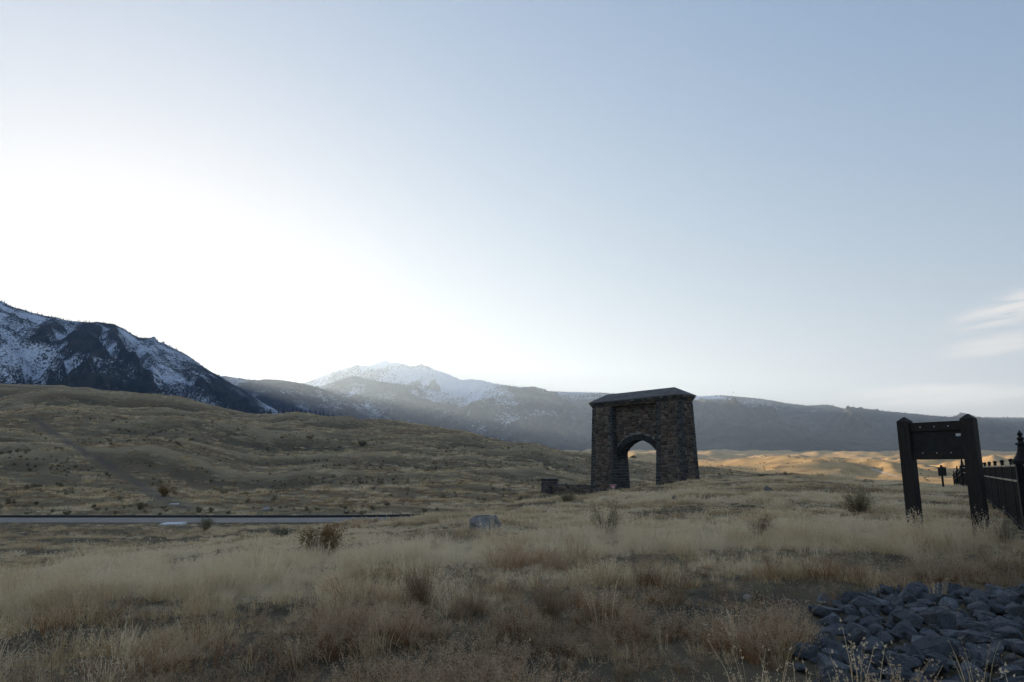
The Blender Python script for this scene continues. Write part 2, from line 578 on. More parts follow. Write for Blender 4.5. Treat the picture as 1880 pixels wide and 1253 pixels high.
def mountain(name, prof, yr, yb, zb, mat, nu, nv, amp, gscale, slant, seed, snowfn, fine=4.0, gamma=1.0, back=0.8):
    """prof: skyline points of the photo; yr: depth of the ridge per column; yb: depth of the foot"""
    prof = np.array(prof, float)
    px = np.linspace(prof[0, 0], prof[-1, 0], nu)
    py = np.interp(px, prof[:, 0], prof[:, 1])
    YR = np.interp(px, [p[0] for p in yr], [p[1] for p in yr])
    YB = np.interp(px, [p[0] for p in yb], [p[1] for p in yb])
    sl = np.array([elev_slope(a, b_) for a, b_ in zip(px, py)])
    u = sl[:, 0]
    zr = EYE + sl[:, 1] * YR
    V = np.concatenate([np.linspace(0, 1, nv), 1 + np.linspace(0, 1, nv // 3)[1:] ** 1.4])
    VV, UU = np.meshgrid(V, np.arange(nu), indexing='ij')
    UU = UU.astype(int)
    vf = np.minimum(VV, 1)
    vb = np.maximum(VV - 1, 0)
    Yy = YB[UU] + (YR[UU] - YB[UU]) * vf + vb * (YR[UU] - YB[UU]) * back
    X = u[UU] * Yy
    base = zb + (zr[UU] - zb) * vf ** gamma
    base = base - vb * (zr[UU] - zb) * 0.9
    al = np.arctan(u[UU]) * YR.mean()
    warp = 0.45 * fbm(X / gscale / 1.6, Yy / gscale / 1.6, 3, seed + 5)
    g = ridged(al / gscale + slant * vf + warp, vf * 1.3 + warp * .5 + 0.2 * al / gscale, 4, seed, 0.52)
    env = np.clip(np.sin(np.pi * np.clip(vf, 0, 1) ** 0.9), 0, 1) * (VV <= 1) + 0.35 * np.minimum(vb * 3, 1)
    Z = base + amp * (g - 0.7) * env + fine * fbm(X / 60, Yy / 60, 3, seed + 3) * (0.35 + env)
    Z = np.where(VV == 0, zb - 60, Z)
    Pm = np.stack([X, Yy, Z], -1)
    me = grid_mesh(name, Pm, mat)
    me.flip_normals()
    sn = snowfn(vf, g, X, Yy, Z, px[UU])
    fattr(me, 'snow', sn)
    o = link(name, me)
    tag(o, kind='structure')
    return o, Pm, sn, VV


mountain_mat('left_mountain', (0.020, 0.028, 0.026), (0.060, 0.056, 0.044), (0.74, 0.78, 0.84), 0.012)
mountain_mat('mid_mountain', (0.035, 0.042, 0.040), (0.085, 0.078, 0.062), (0.74, 0.78, 0.84), 0.006)
mountain_mat('snow_peak', (0.13, 0.13, 0.135), (0.19, 0.19, 0.19), (0.80, 0.82, 0.86), 0.004)
mountain_mat('right_mountain', (0.030, 0.040, 0.040), (0.075, 0.075, 0.064), (0.74, 0.78, 0.84), 0.005)

LEFT = [(-900, 470), (-500, 500), (-200, 535), (0, 553), (30, 566), (60, 575), (90, 581), (120, 588), (150, 592), (185, 592), (210, 596), (225, 603), (240, 612), (255, 620), (278, 621),
        (284, 618), (290, 628), (300, 630), (320, 640), (340, 650), (360, 664), (380, 678), (395, 687), (412, 698), (440, 713), (480, 738), (530, 764), (580, 790), (640, 822), (750, 848), (900, 860)]


def snow_left(v, g, X, Y, Z, px):
    gul = sstep(1.05, 0.30, g); spur = sstep(0.85, 1.35, g)
    s = 0.33 + 0.20 * gul - 0.36 * spur + 0.20 * fbm(X / 110, Y / 110, 3, 62)
    s = s * sstep(0.20, 0.52, v + 0.12 * fbm(X / 300, Y / 300, 2, 61)) - 0.25 * sstep(0.42, 0.22, v)
    return s - 0.20 * sstep(300, 430, px) + 0.04 * sstep(260, 0, px)


o1, P1, S1, V1 = mountain('left_mountain', LEFT, [(-900, 3600), (0, 4300), (400, 5000), (560, 5600), (900, 6600)], [(-900, 1500), (0, 1700), (560, 2300), (900, 3600)], 0,
                          M['left_mountain'], 640, 230, 105, 250, 1.25, 12, snow_left, 9.0, 1.05)

SHOULDER = [(150, 735), (250, 716), (330, 700), (390, 690), (410, 690), (425, 693), (440, 694), (455, 697), (470, 698), (490, 697), (505, 697), (530, 700), (560, 705), (590, 714), (640, 735), (700, 760), (800, 795), (950, 825)]
o6, P6, S6, V6 = mountain('shoulder_mountain', SHOULDER, [(150, 7400), (950, 7400)], [(150, 5200), (950, 5400)], 60, M['left_mountain'], 360, 110, 90, 420, 0.8, 23,
                          lambda v, g, X, Y, Z, px: 0.16 + 0.22 * sstep(1.0, 0.3, g) * sstep(0.3, 0.8, v) - 0.3 * sstep(0.9, 1.3, g) + 0.22 * fbm(X / 200, Y / 200, 3, 19), 10.0, 1.0)

MID = [(400, 735), (480, 722), (560, 712), (595, 708), (620, 699), (648, 690), (668, 694), (686, 699), (725, 705), (763, 708), (790, 714), (813, 720), (847, 730), (858, 726), (870, 720), (890, 712), (912, 706),
       (935, 709), (955, 712), (970, 711), (981, 710), (995, 714), (1008, 720), (1040, 735), (1080, 752), (1150, 776), (1260, 805), (1400, 830)]
o2, P2, S2, V2 = mountain('mid_mountain', MID, [(400, 9500), (1400, 9500)], [(400, 6000), (1400, 6200)], 120, M['mid_mountain'], 420, 130, 120, 700, 0.7, 33,
                          lambda v, g, X, Y, Z, px: 0.12 + 0.34 * sstep(0.85, 0.25, g) * sstep(0.25, 0.9, v) + 0.25 * fbm(X / 400, Y / 400, 3, 8), 14.0, 1.0)
PEAK = [(440, 716), (556, 705), (585, 694), (610, 684), (625, 678), (640, 674), (660, 672), (679, 671), (695, 666), (709, 662), (720, 666), (732, 667), (745, 671), (757, 673), (766, 671), (775, 669), (790, 676),
        (805, 682), (818, 686), (832, 691), (851, 699), (866, 696), (890, 700), (912, 705), (940, 709), (966, 711), (1040, 724), (1150, 745)]
o3, P3, S3, V3 = mountain('snow_peak', PEAK, [(440, 13000), (1150, 13000)], [(440, 9800), (1150, 9800)], 300, M['snow_peak'], 360, 110, 420, 1100, -0.5, 52,
                          lambda v, g, X, Y, Z, px: 0.66 + 0.28 * sstep(0.9, 0.3, g) - 0.22 * sstep(0.8, 1.35, g) - 0.5 * sstep(0.62, 0.45, v), 40.0, 1.0, 0.6)
RIGHT = [(850, 735), (930, 725), (1008, 719), (1050, 720), (1100, 721), (1180, 726), (1275, 728), (1320, 726), (1350, 728), (1400, 733), (1440, 740), (1480, 745), (1520, 744), (1560, 754), (1610, 754), (1680, 760),
         (1740, 766), (1880, 767), (2000, 766), (2200, 758), (2600, 750)]
o4, P4, S4, V4 = mountain('right_mountain', RIGHT, [(850, 12500), (1300, 10500), (2600, 9000)], [(850, 6800), (1300, 5600), (2600, 5200)], 130, M['right_mountain'], 560, 120, 170, 1100, 0.35, 71,
                          lambda v, g, X, Y, Z, px: 0.62 * sstep(0.72, 0.98, v) * sstep(1.1, 0.3, g) * sstep(1750, 1300, px) + 0.22 * fbm(X / 600, Y / 400, 3, 4) - 0.12, 12.0, 0.8)
BENCH = [(1150, 815), (1270, 801), (1350, 800), (1480, 803), (1560, 800), (1650, 799), (1760, 797), (1880, 796), (2300, 790)]
o5, P5, S5, V5 = mountain('bench_hill', BENCH, [(1150, 6400), (2300, 6000)], [(1150, 4700), (2300, 4500)], 105, M['right_mountain'], 300, 60, 55, 600, 0.2, 91,
                          lambda v, g, X, Y, Z, px: v * 0 - 1, 6.0, 0.75)

# ------------------------------------------------------------------ haze (air over the whole valley)
hz = bpy.data.materials.new('haze')
hz.use_nodes = True
ht = hz.node_tree
ht.nodes.clear()
pv = ht.nodes.new('ShaderNodeVolumePrincipled')
pv.inputs['Color'].default_value = (0.53, 0.71, 1.0, 1)
pv.inputs['Density'].default_value = 4.8e-5
for k_ in ('Density Attribute', 'Color Attribute', 'Temperature Attribute'):
    pv.inputs[k_].default_value = ''
pv.inputs['Anisotropy'].default_value = 0.39
ho = ht.nodes.new('ShaderNodeOutputMaterial')
ht.links.new(pv.outputs[0], ho.inputs['Volume'])
x0, x1, y0, y1, z0, z1 = -20500, 20500, -20500, 20500, -150, 2350
hv = [(x, y, z) for z in (z0, z1) for y in (y0, y1) for x in (x0, x1)]
hf = [(0, 2, 3, 1), (4, 5, 7, 6), (0, 1, 5, 4), (2, 6, 7, 3), (0, 4, 6, 2), (1, 3, 7, 5)]
hz.cycles.homogeneous_volume = True
haze = link('haze', mesh('haze', hv, hf, hz))
tag(haze, kind='stuff')
# ------------------------------------------------------------------ forest on the mountains
def scatter(name, pts, scl, rot, idx, tint, sources, mat_unused=None, tilt=None):
    """one 'stuff' object: points that carry copies of the source meshes"""
    col_ = bpy.data.collections.new(name + '_sources')
    for i, me_ in enumerate(sources):
        so = bpy.data.objects.new('%s_source_%02d' % (name, i), me_)
        col_.objects.link(so)
    me = bpy.data.meshes.new(name)
    n = len(pts)
    me.vertices.add(n)
    me.vertices.foreach_set('co', np.asarray(pts, np.float32).reshape(-1))
    fattr(me, 'scl', scl)
    fattr(me, 'tint', tint)
    a = me.attributes.new('idx', 'INT', 'POINT'); a.data.foreach_set('value', np.asarray(idx, np.int32))
    a = me.attributes.new('rot', 'FLOAT_VECTOR', 'POINT'); a.data.foreach_set('vector', np.asarray(rot, np.float32).reshape(-1))
    o = link(name, me)
    ng = bpy.data.node_groups.new(name, 'GeometryNodeTree')
    ng.interface.new_socket('Geometry', in_out='INPUT', socket_type='NodeSocketGeometry')
    ng.interface.new_socket('Geometry', in_out='OUTPUT', socket_type='NodeSocketGeometry')
    gi = ng.nodes.new('NodeGroupInput'); go = ng.nodes.new('NodeGroupOutput')
    ci = ng.nodes.new('GeometryNodeCollectionInfo')
    ci.inputs['Collection'].default_value = col_
    ci.inputs['Separate Children'].default_value = True
    ci.inputs['Reset Children'].default_value = True
    m2p = ng.nodes.new('GeometryNodeMeshToPoints')
    iop = ng.nodes.new('GeometryNodeInstanceOnPoints')
    iop.inputs['Pick Instance'].default_value = True

    def na(nm, t):
        q = ng.nodes.new('GeometryNodeInputNamedAttribute'); q.data_type = t
        q.inputs['Name'].default_value = nm
        return q.outputs[0]
    L = ng.links.new
    L(gi.outputs[0], m2p.inputs['Mesh'])
    L(m2p.outputs[0], iop.inputs['Points'])
    L(ci.outputs[0], iop.inputs['Instance'])
    L(na('idx', 'INT'), iop.inputs['Instance Index'])
    L(na('rot', 'FLOAT_VECTOR'), iop.inputs['Rotation'])
    L(na('scl', 'FLOAT'), iop.inputs['Scale'])
    L(iop.outputs[0], go.inputs[0])
    md = o.modifiers.new('scatter', 'NODES')
    md.node_group = ng
    return o


simple('conifer', (0.022, 0.030, 0.024), 0.9, 0.1, 0.4, 0.5, 0)
simple('bark', (0.055, 0.045, 0.036), 0.9, 0.1, 0.3, 4, 0.3)


def fir_mesh(seed, layers=5, sides=6, h=1.0, r=0.2):
    rr = random.Random(seed)
    vs, fs = [], []
    for k in range(layers):
        z0_ = h * (0.10 + 0.80 * k / layers); z1_ = h * (0.10 + 0.80 * (k + 1.7) / layers)
        rad_ = r * (1 - k / layers) * rr.uniform(.8, 1.15) + 0.02
        b0 = len(vs)
        for s_ in range(sides):
            a_ = 2 * math.pi * (s_ + rr.random() * .5) / sides
            q = rad_ * rr.uniform(.65, 1.2)
            vs.append((math.cos(a_) * q, math.sin(a_) * q, z0_ - rr.uniform(0, .05)))
        vs.append((rr.uniform(-.01, .01), rr.uniform(-.01, .01), min(z1_, h)))
        for s_ in range(sides):
            fs.append((b0 + s_, b0 + (s_ + 1) % sides, b0 + sides))
    return vs, fs


fir_srcs = [mesh('fir', *fir_mesh(i, 3, 5), M['conifer']) for i in range(3)]


def forest(name, Pm, sn, VV, n, hmin, hmax, vlo, seed, ridge_boost=0.0):
    r_ = np.random.default_rng(seed)
    H, W, _ = Pm.shape
    keep = []
    tries = n * 5
    i = r_.integers(0, H - 1, tries); j = r_.integers(0, W - 1, tries)
    fi = r_.random(tries); fj = r_.random(tries)
    A0 = Pm[i, j]; A1 = Pm[i + 1, j]; A2 = Pm[i, j + 1]
    p = A0 + (A1 - A0) * fi[:, None] + (A2 - A0) * fj[:, None]
    v_ = VV[i, j]
    dens = sstep(-0.15, 0.35, fbm(p[:, 0] / 260, p[:, 1] / 260, 3, seed)) * (sn[i, j] < 0.42) * (v_ > vlo) * (v_ < 1.15)
    area = np.linalg.norm(np.cross(A1 - A0, A2 - A0), axis=1)
    dens = dens * area / np.percentile(area, 95)
    dens = np.where((np.abs(v_ - 1) < 0.03), np.maximum(dens, ridge_boost), dens)
    ok = r_.random(tries) < dens
    p = p[ok][:n]
    k = len(p)
    sc = r_.uniform(hmin, hmax, k)
    p[:, 2] -= 1.0
    rot = np.zeros((k, 3)); rot[:, 2] = r_.uniform(0, 6.28, k)
    o = scatter(name, p, sc, rot, r_.integers(0, 3, k), r_.random(k), fir_srcs)
    return tag(o, kind='stuff')


tag(forest('forest', P1, S1, V1, 26000, 9, 20, 0.25, 5, 0.25), 'dark conifer forest on the snowy mountain beside the sun', 'forest')
tag(forest('forest', P6, S6, V6, 9000, 12, 24, 0.2, 8, 0.35), 'conifer forest on the low ridge where the sunbeam falls', 'forest')
tag(forest('forest', P2, S2, V2, 12000, 14, 28, 0.15, 6, 0.15), 'hazy conifer forest below the snow-capped peak', 'forest')
tag(forest('forest', P4, S4, V4, 16000, 14, 28, 0.1, 7, 0.25), 'blue hazy conifer forest on the long flat-topped mountain', 'forest')

# ------------------------------------------------------------------ road
m, nt, b = new_mat('asphalt', 0.62, 0.45)
v = objcoord(nt)
nt.links.new(ramp(nt, noise_node(nt, 1.2, 6, 0.7, v), [(0.3, (0.045, 0.046, 0.048)), (0.7, (0.075, 0.075, 0.077))]), b.inputs['Base Color'])
bump(nt, b, noise_node(nt, 60, 3, 0.7, v), 0.3, 0.01)
M['asphalt'] = m
simple('kerb', (0.028, 0.027, 0.026), 0.8, 0.3, 0.35, 3.0, 0.3)
simple('line_paint', (0.62, 0.60, 0.55), 0.7, 0.2, 0.15, 6.0, 0)


def strip(name, path, offs, zs, mat, parent=None, z0_=ROAD_Z):
    """sweep a cross section (offset, height) along a ground path"""
    Pp = []
    for i in range(len(path)):
        d = path[min(i + 1, len(path) - 1)] - path[max(i - 1, 0)]
        d = d / np.linalg.norm(d)
        nrm = np.array([-d[1], d[0]])
        row = [(*(path[i] + nrm * o_), z0_ + h_) for o_, h_ in zip(offs, zs)]
        Pp.append(row)
    me = grid_mesh(name, np.array(Pp), mat, False)
    return link(name, me, parent)


vis = ROADC[(ROADC[:, 0] > -200)]
road = strip('road', vis, [-2.9, 0, 2.7], [0.04, 0.08, 0.05], M['asphalt'])
road.data.flip_normals()
tag(road, kind='structure')
kb = strip('kerb', vis[vis[:, 0] < -1], [2.7, 2.7, 2.76, 3.02, 3.08, 3.1], [-0.1, 0.17, 0.22, 0.22, 0.17, -0.3], M['kerb'], road)
el_ = strip('edge_line', vis, [-2.70, -2.60], [0.052, 0.054], M['line_paint'], road)
el_.data.flip_normals()

# pale dirt track crossing the sunlit plain
simple('pale_dirt', (0.50, 0.42, 0.32), 0.95, 0.1, 0.15, 0.05, 0)
tk = catmull(np.array([tuple(hit(a_, b_, 560)[:2]) for a_, b_ in ((1598, 861), (1612, 866), (1630, 871), (1650, 876))]), 8)
rows = []
for i in range(len(tk)):
    d_ = tk[min(i + 1, len(tk) - 1)] - tk[max(i - 1, 0)]; d_ = d_ / np.linalg.norm(d_)
    nn_ = np.array([-d_[1], d_[0]])
    rows.append([(*(tk[i] + nn_ * o_), gz(*(tk[i] + nn_ * o_)) + .5) for o_ in (-2.4, -.8, .8, 2.4)])
track = link('dirt_track', grid_mesh('dirt_track', np.array(rows), M['pale_dirt']))
tag(track, kind='structure')

# ------------------------------------------------------------------ stone arch
def stone_mat(name, rough=0.9, bs=0.6):
    m, nt, b = new_mat(name, rough, 0.15)
    v = objcoord(nt)
    c = attr(nt, 'Col').outputs['Color']
    n1 = noise_node(nt, 3.5, 6, 0.65, v)
    c = mixc(nt, 1.0, c, ramp(nt, n1, [(0.3, (0.55, 0.55, 0.56)), (0.7, (1.4, 1.38, 1.32))]), 'MULTIPLY')
    nt.links.new(c, b.inputs['Base Color'])
    bump(nt, b, noise_node(nt, 9, 6, 0.7, v), bs, 0.05)
    M[name] = m


stone_mat('stone')
simple('mortar', (0.23, 0.212, 0.19), 0.95, 0.1, 0.3, 2.0, 0.4)
simple('arch_roof', (0.165, 0.158, 0.148), 0.85, 0.2, 0.3, 1.3, 0.4)

STONE_COLS = [(0.085, 0.071, 0.056), (0.070, 0.061, 0.052), (0.098, 0.084, 0.068), (0.056, 0.045, 0.037), (0.084, 0.062, 0.050), (0.045, 0.042, 0.040), (0.112, 0.096, 0.078), (0.074, 0.067, 0.058)]
QUOIN_COLS = [(0.042, 0.047, 0.050), (0.034, 0.040, 0.044), (0.050, 0.053, 0.053), (0.040, 0.040, 0.040)]


def stone_geo(c4, nrm, depth, r_, inset=0.16):
    """a rough-faced block on a wall: c4 = corner points (ccw), nrm outward"""
    c4 = [Vector(c) for c in c4]
    cen = sum(c4, Vector()) / 4
    nrm = Vector(nrm)
    vs = [c - nrm * 0.06 for c in c4]
    vs += [c + nrm * depth * r_.uniform(.35, .6) for c in c4]
    ins = [cen + (c - cen) * (1 - inset * r_.uniform(.6, 1.5)) + nrm * depth * r_.uniform(.8, 1.25) for c in c4]
    vs += ins
    vs.append(cen + (c4[0] - c4[1]) * r_.uniform(-.15, .15) + nrm * depth * r_.uniform(1.0, 1.5))
    fs = []
    for i in range(4):
        j = (i + 1) % 4
        fs.append((i, j, 4 + j, 4 + i))
        fs.append((4 + i, 4 + j, 8 + j, 8 + i))
        fs.append((8 + i, 8 + j, 12))
    return vs, fs


class Stones:
    def __init__(s): s.items = []

    def add(s, c4, nrm, depth, col, r_, kind='stone', inset=0.16, vis_=1.0):
        vs, fs = stone_geo(c4, nrm, depth, r_, inset)
        c4 = [Vector(c) for c in c4]
        area = (c4[2] - c4[0]).cross(c4[3] - c4[1]).length * .5
        k = r_.uniform(.75, 1.25)
        s.items.append((area * vis_, kind, vs, fs, tuple(x * k * f_ for x, f_ in zip(col, (1.74, 1.68, 1.60)))))

    def build(s, parent, budget, rest_name='stonework'):
        by = {}
        for it in s.items: by.setdefault(it[1], []).append(it)
        rest = []
        for kind, lst in by.items():
            lst.sort(key=lambda t: -t[0])
            n = budget.get(kind, 0)
            for it in lst[:n]:
                me = mesh(kind, it[2], it[3], M['stone'])
                ca = me.attributes.new('Col', 'FLOAT_COLOR', 'POINT')
                ca.data.foreach_set('color', np.tile(np.array((*it[4], 1), np.float32), len(it[2])))
                link(kind, me, parent)
            rest += lst[n:]
        if rest:
            vs, fs, cs = [], [], []
            for it in rest:
                o_ = len(vs)
                vs += it[2]; fs += [tuple(i + o_ for i in f) for f in it[3]]
                cs += [(*it[4], 1)] * len(it[2])
            me = mesh(rest_name, vs, fs, M['stone'])
            ca = me.attributes.new('Col', 'FLOAT_COLOR', 'POINT')
            ca.data.foreach_set('color', np.array(cs, np.float32).reshape(-1))
            tag(link(rest_name, me, parent), kind='stuff')


def rubble(S, fn, nrm, width, xa, xb, za, zb_, r_, gap, skip, vis_, depth):
    g2 = gap / 2
    j = min(.06, .12 * min(xb - xa, zb_ - za))
    cs = [(xa + g2, za + g2), (xb - g2, za + g2), (xb - g2, zb_ - g2), (xa + g2, zb_ - g2)]
    cs = [(a_ + r_.uniform(-j, j), b_ + r_.uniform(-j, j)) for a_, b_ in cs]
    if skip and any(skip(a_, b_) for a_, b_ in cs): return
    pts = [fn(min(max(a_ / width, 0), 1), b_) for a_, b_ in cs]
    S.add(pts, nrm, r_.uniform(.5, 1.9) * depth, r_.choice(STONE_COLS), r_, 'stone', 0.22, vis_)


def split_rect(S, fn, nrm, width, xa, xb, za, zb_, r_, gap, skip, vis_, depth):
    w_, h_ = xb - xa, zb_ - za
    mw, mh = r_.uniform(.65, 1.25), r_.uniform(.38, .66)
    if w_ <= mw and h_ <= mh:
        rubble(S, fn, nrm, width, xa, xb, za, zb_, r_, gap, skip, vis_, depth); return
    if w_ / mw > h_ / mh:
        t = xa + w_ * r_.uniform(.34, .66)
        split_rect(S, fn, nrm, width, xa, t, za, zb_, r_, gap, skip, vis_, depth); split_rect(S, fn, nrm, width, t, xb, za, zb_, r_, gap, skip, vis_, depth)
    else:
        t = za + h_ * r_.uniform(.34, .66)
        split_rect(S, fn, nrm, width, xa, xb, za, t, r_, gap, skip, vis_, depth); split_rect(S, fn, nrm, width, xa, xb, t, zb_, r_, gap, skip, vis_, depth)


def wall_face(S, fn, nrm, width, z0_, z1_, r_, quoin=(False, False), ashlar=False, gap=0.05, skip=None, vis_=1.0, depth=0.09, hrange=(.3, .52)):
    """fn(s, z): point at distance fraction s (0..1) along the face at height z; rough coursed rubble with quoins at the ends"""
    z = z0_
    row = 0
    bands = []
    while z < z1_ - 0.12:
        h = r_.uniform(*hrange)
        if z + h > z1_ - 0.15: h = z1_ - z
        x = 0.0
        ends = [0.0, width]
        for e in (0, 1):
            if quoin[e]:
                q = (0.80 if (row + e) % 2 == 0 else 0.46) * r_.uniform(.9, 1.1)
                a_, b_ = (0, q) if e == 0 else (width - q, width)
                a_ += gap / 2 * (e == 1); b_ -= gap / 2 * (e == 0)
                pts = [fn(a_ / width, z + gap / 2), fn(b_ / width, z + gap / 2), fn(b_ / width, z + h - gap / 2), fn(a_ / width, z + h - gap / 2)]
                if not (skip and skip((a_ + b_) / 2, z + h / 2)):
                    S.add(pts, nrm, depth * 0.9, r_.choice(QUOIN_COLS), r_, 'quoin', 0.10, vis_)
                ends[e] = q if e == 0 else width - q
        bands.append((z, z + h, ends[0], ends[1]))
        x = ends[0]
        while ashlar and x < ends[1] - 0.02:
            w_ = r_.uniform(.6, 1.05)
            if x + w_ > ends[1] - 0.25: w_ = ends[1] - x
            g2 = gap / 2
            cs = [(x + g2, z + g2), (x + w_ - g2, z + g2), (x + w_ - g2, z + h - g2), (x + g2, z + h - g2)]
            if not (skip and any(skip(a_, b_) for a_, b_ in cs)):
                pts = [fn(min(max(a_ / width, 0), 1), b_) for a_, b_ in cs]
                S.add(pts, nrm, r_.uniform(.6, 1.5) * depth, r_.choice(QUOIN_COLS), r_, 'stone', 0.10, vis_)
            x += w_
        z += h
        row += 1
    if ashlar: return
    # random rubble: split the field between the quoins again and again
    q0 = max(b_[2] for b_ in bands); q1 = min(b_[3] for b_ in bands)
    for (za, zb_, e0, e1) in bands:              # fill beside the short quoins
        for (xa, xb) in ((e0, q0), (q1, e1)):
            if xb - xa > .12: rubble(S, fn, nrm, width, xa, xb, za, zb_, r_, gap, skip, vis_, depth)
    split_rect(S, fn, nrm, width, q0, q1, z0_, z1_, r_, gap, skip, vis_, depth)


arch = empty('stone_arch', (ARCH_O[0], ARCH_O[1], ARCH_BASE), -ARCH_YAW)
tag(arch, 'tall rough stone arch with a hipped roof standing beyond the grassy rise', 'arch')
ZE = 11.215 - ARCH_BASE          # eaves above the base
ZR = 12.4 - ARCH_BASE
KB = 0.030
ar = random.Random(3)
S = Stones()
b0, b1 = 0.42, 3.00
ZW = ZE - 0.10                    # wall top


def tower(a0, a1):
    def corner(a, bb, z):
        k = KB * (ZW - z)
        return (a - k if a == a0 else a + k, bb - k if bb == b0 else bb + k, z)
    zt, zb_ = ZW, -0.6
    vs = [corner(a, bb, z) for z in (zb_, zt) for (a, bb) in ((a0, b0), (a1, b0), (a1, b1), (a0, b1))]
    fs = [(0, 1, 5, 4), (1, 2, 6, 5), (2, 3, 7, 6), (3, 0, 4, 7), (4, 5, 6, 7), (3, 2, 1, 0)]
    link('wall_core', mesh('wall_core', vs, fs, M['mortar']), arch)

    def lerp(p, q, t): return tuple(p[i] + (q[i] - p[i]) * t for i in range(3))
    front = lambda s, z: lerp(corner(a0, b0, z), corner(a1, b0, z), s)
    right = lambda s, z: lerp(corner(a1, b0, z), corner(a1, b1, z), s)
    left = lambda s, z: lerp(corner(a0, b1, z), corner(a0, b0, z), s)
    backf = lambda s, z: lerp(corner(a1, b1, z), corner(a0, b1, z), s)
    w_ = a1 - a0 + .4; dpt = b1 - b0 + .4
    inner_r = a0 < 4
    wall_face(S, front, (0, -1, 0), w_, -0.3, ZW - .75, ar, (True, True))
    wall_face(S, right, (1, 0, 0), dpt, -0.3, ZW - .75, ar, (True, True), ashlar=inner_r, depth=0.06 if inner_r else .09, hrange=(.36, .46) if inner_r else (.3, .52))
    wall_face(S, left, (-1, 0, 0), dpt, -0.3, ZW - .75, ar, (True, True), vis_=.05, ashlar=not inner_r)
    wall_face(S, backf, (0, 1, 0), w_, -0.3, ZW - .75, ar, (True, True), vis_=.02)


tower(0.42, 4.2)
tower(12.28, 16.06)
# wall over the opening
RAD, ACX, ZSP = 4.04, 8.24, 4.15
c0, c1 = 1.10, 2.55
na_ = 24
arcp = [(ACX - RAD * math.cos(math.pi * k / na_), ZSP + RAD * math.sin(math.pi * k / na_)) for k in range(na_ + 1)]
outer = [(4.0, ZSP)] + [(4.0, ZW)] + [(12.48, ZW)] + [(12.48, ZSP)]
vs, fs = [], []
topx = [(4.0 + (12.48 - 4.0) * k / na_, ZW) for k in range(na_ + 1)]
for bb in (c0, c1):
    vs += [(x, bb, z) for x, z in arcp] + [(x, bb, z) for x, z in topx]
n1_ = na_ + 1
for k in range(na_):
    fs.append((k, k + 1, n1_ + k + 1, n1_ + k))
    o_ = 2 * n1_
    fs.append((o_ + k + 1, o_ + k, o_ + n1_ + k, o_ + n1_ + k + 1))
    fs.append((k + 1, k, o_ + k, o_ + k + 1))
    fs.append((n1_ + k, n1_ + k + 1, o_ + n1_ + k + 1, o_ + n1_ + k))
link('wall_core', mesh('wall_core', vs, fs, M['mortar']), arch)
RO = RAD + 0.78


def skip_open(x, z):
    return math.hypot(x + 4.05 - ACX, z - ZSP) < RO + 0.02 or z < ZSP


wall_face(S, lambda s, z: (4.05 + s * 8.38, c0, z), (0, -1, 0), 8.38, ZSP, ZW - .5, ar, (False, False), skip=skip_open)
wall_face(S, lambda s, z: (12.43 - s * 8.38, c1, z), (0, 1, 0), 8.38, ZSP, ZW - .5, ar, (False, False), skip=skip_open, vis_=.02)
# voussoirs: wedge blocks through the whole thickness
nv_ = 27
for k in range(nv_):
    a0_ = math.pi * (k + .045) / nv_; a1_ = math.pi * (k + .955) / nv_
    col_ = ar.choice(QUOIN_COLS); kk = ar.uniform(.8, 1.25)
    ri = RAD - ar.uniform(.03, .07); ro = RO + ar.uniform(-.06, .08)
    pr = ar.uniform(.05, .10)
    vs = []
    for bb in (c0 - pr, c1 + .06):
        for (a_, r_) in ((a0_, ri), (a0_, ro), (a1_, ro), (a1_, ri)):
            vs.append((ACX - math.cos(a_) * r_, bb, ZSP + math.sin(a_) * r_))
    fs = [(0, 1, 2, 3), (7, 6, 5, 4), (0, 4, 5, 1), (1, 5, 6, 2), (2, 6, 7, 3), (3, 7, 4, 0)]
    me = mesh('voussoir', vs, fs, M['stone'])
    ca = me.attributes.new('Col', 'FLOAT_COLOR', 'POINT')
    ca.data.foreach_set('color', np.tile(np.array((*(x * kk for x in col_), 1), np.float32), 8))
    link('voussoir', me, arch)
S.build(arch, {'stone': 300, 'quoin': 180})
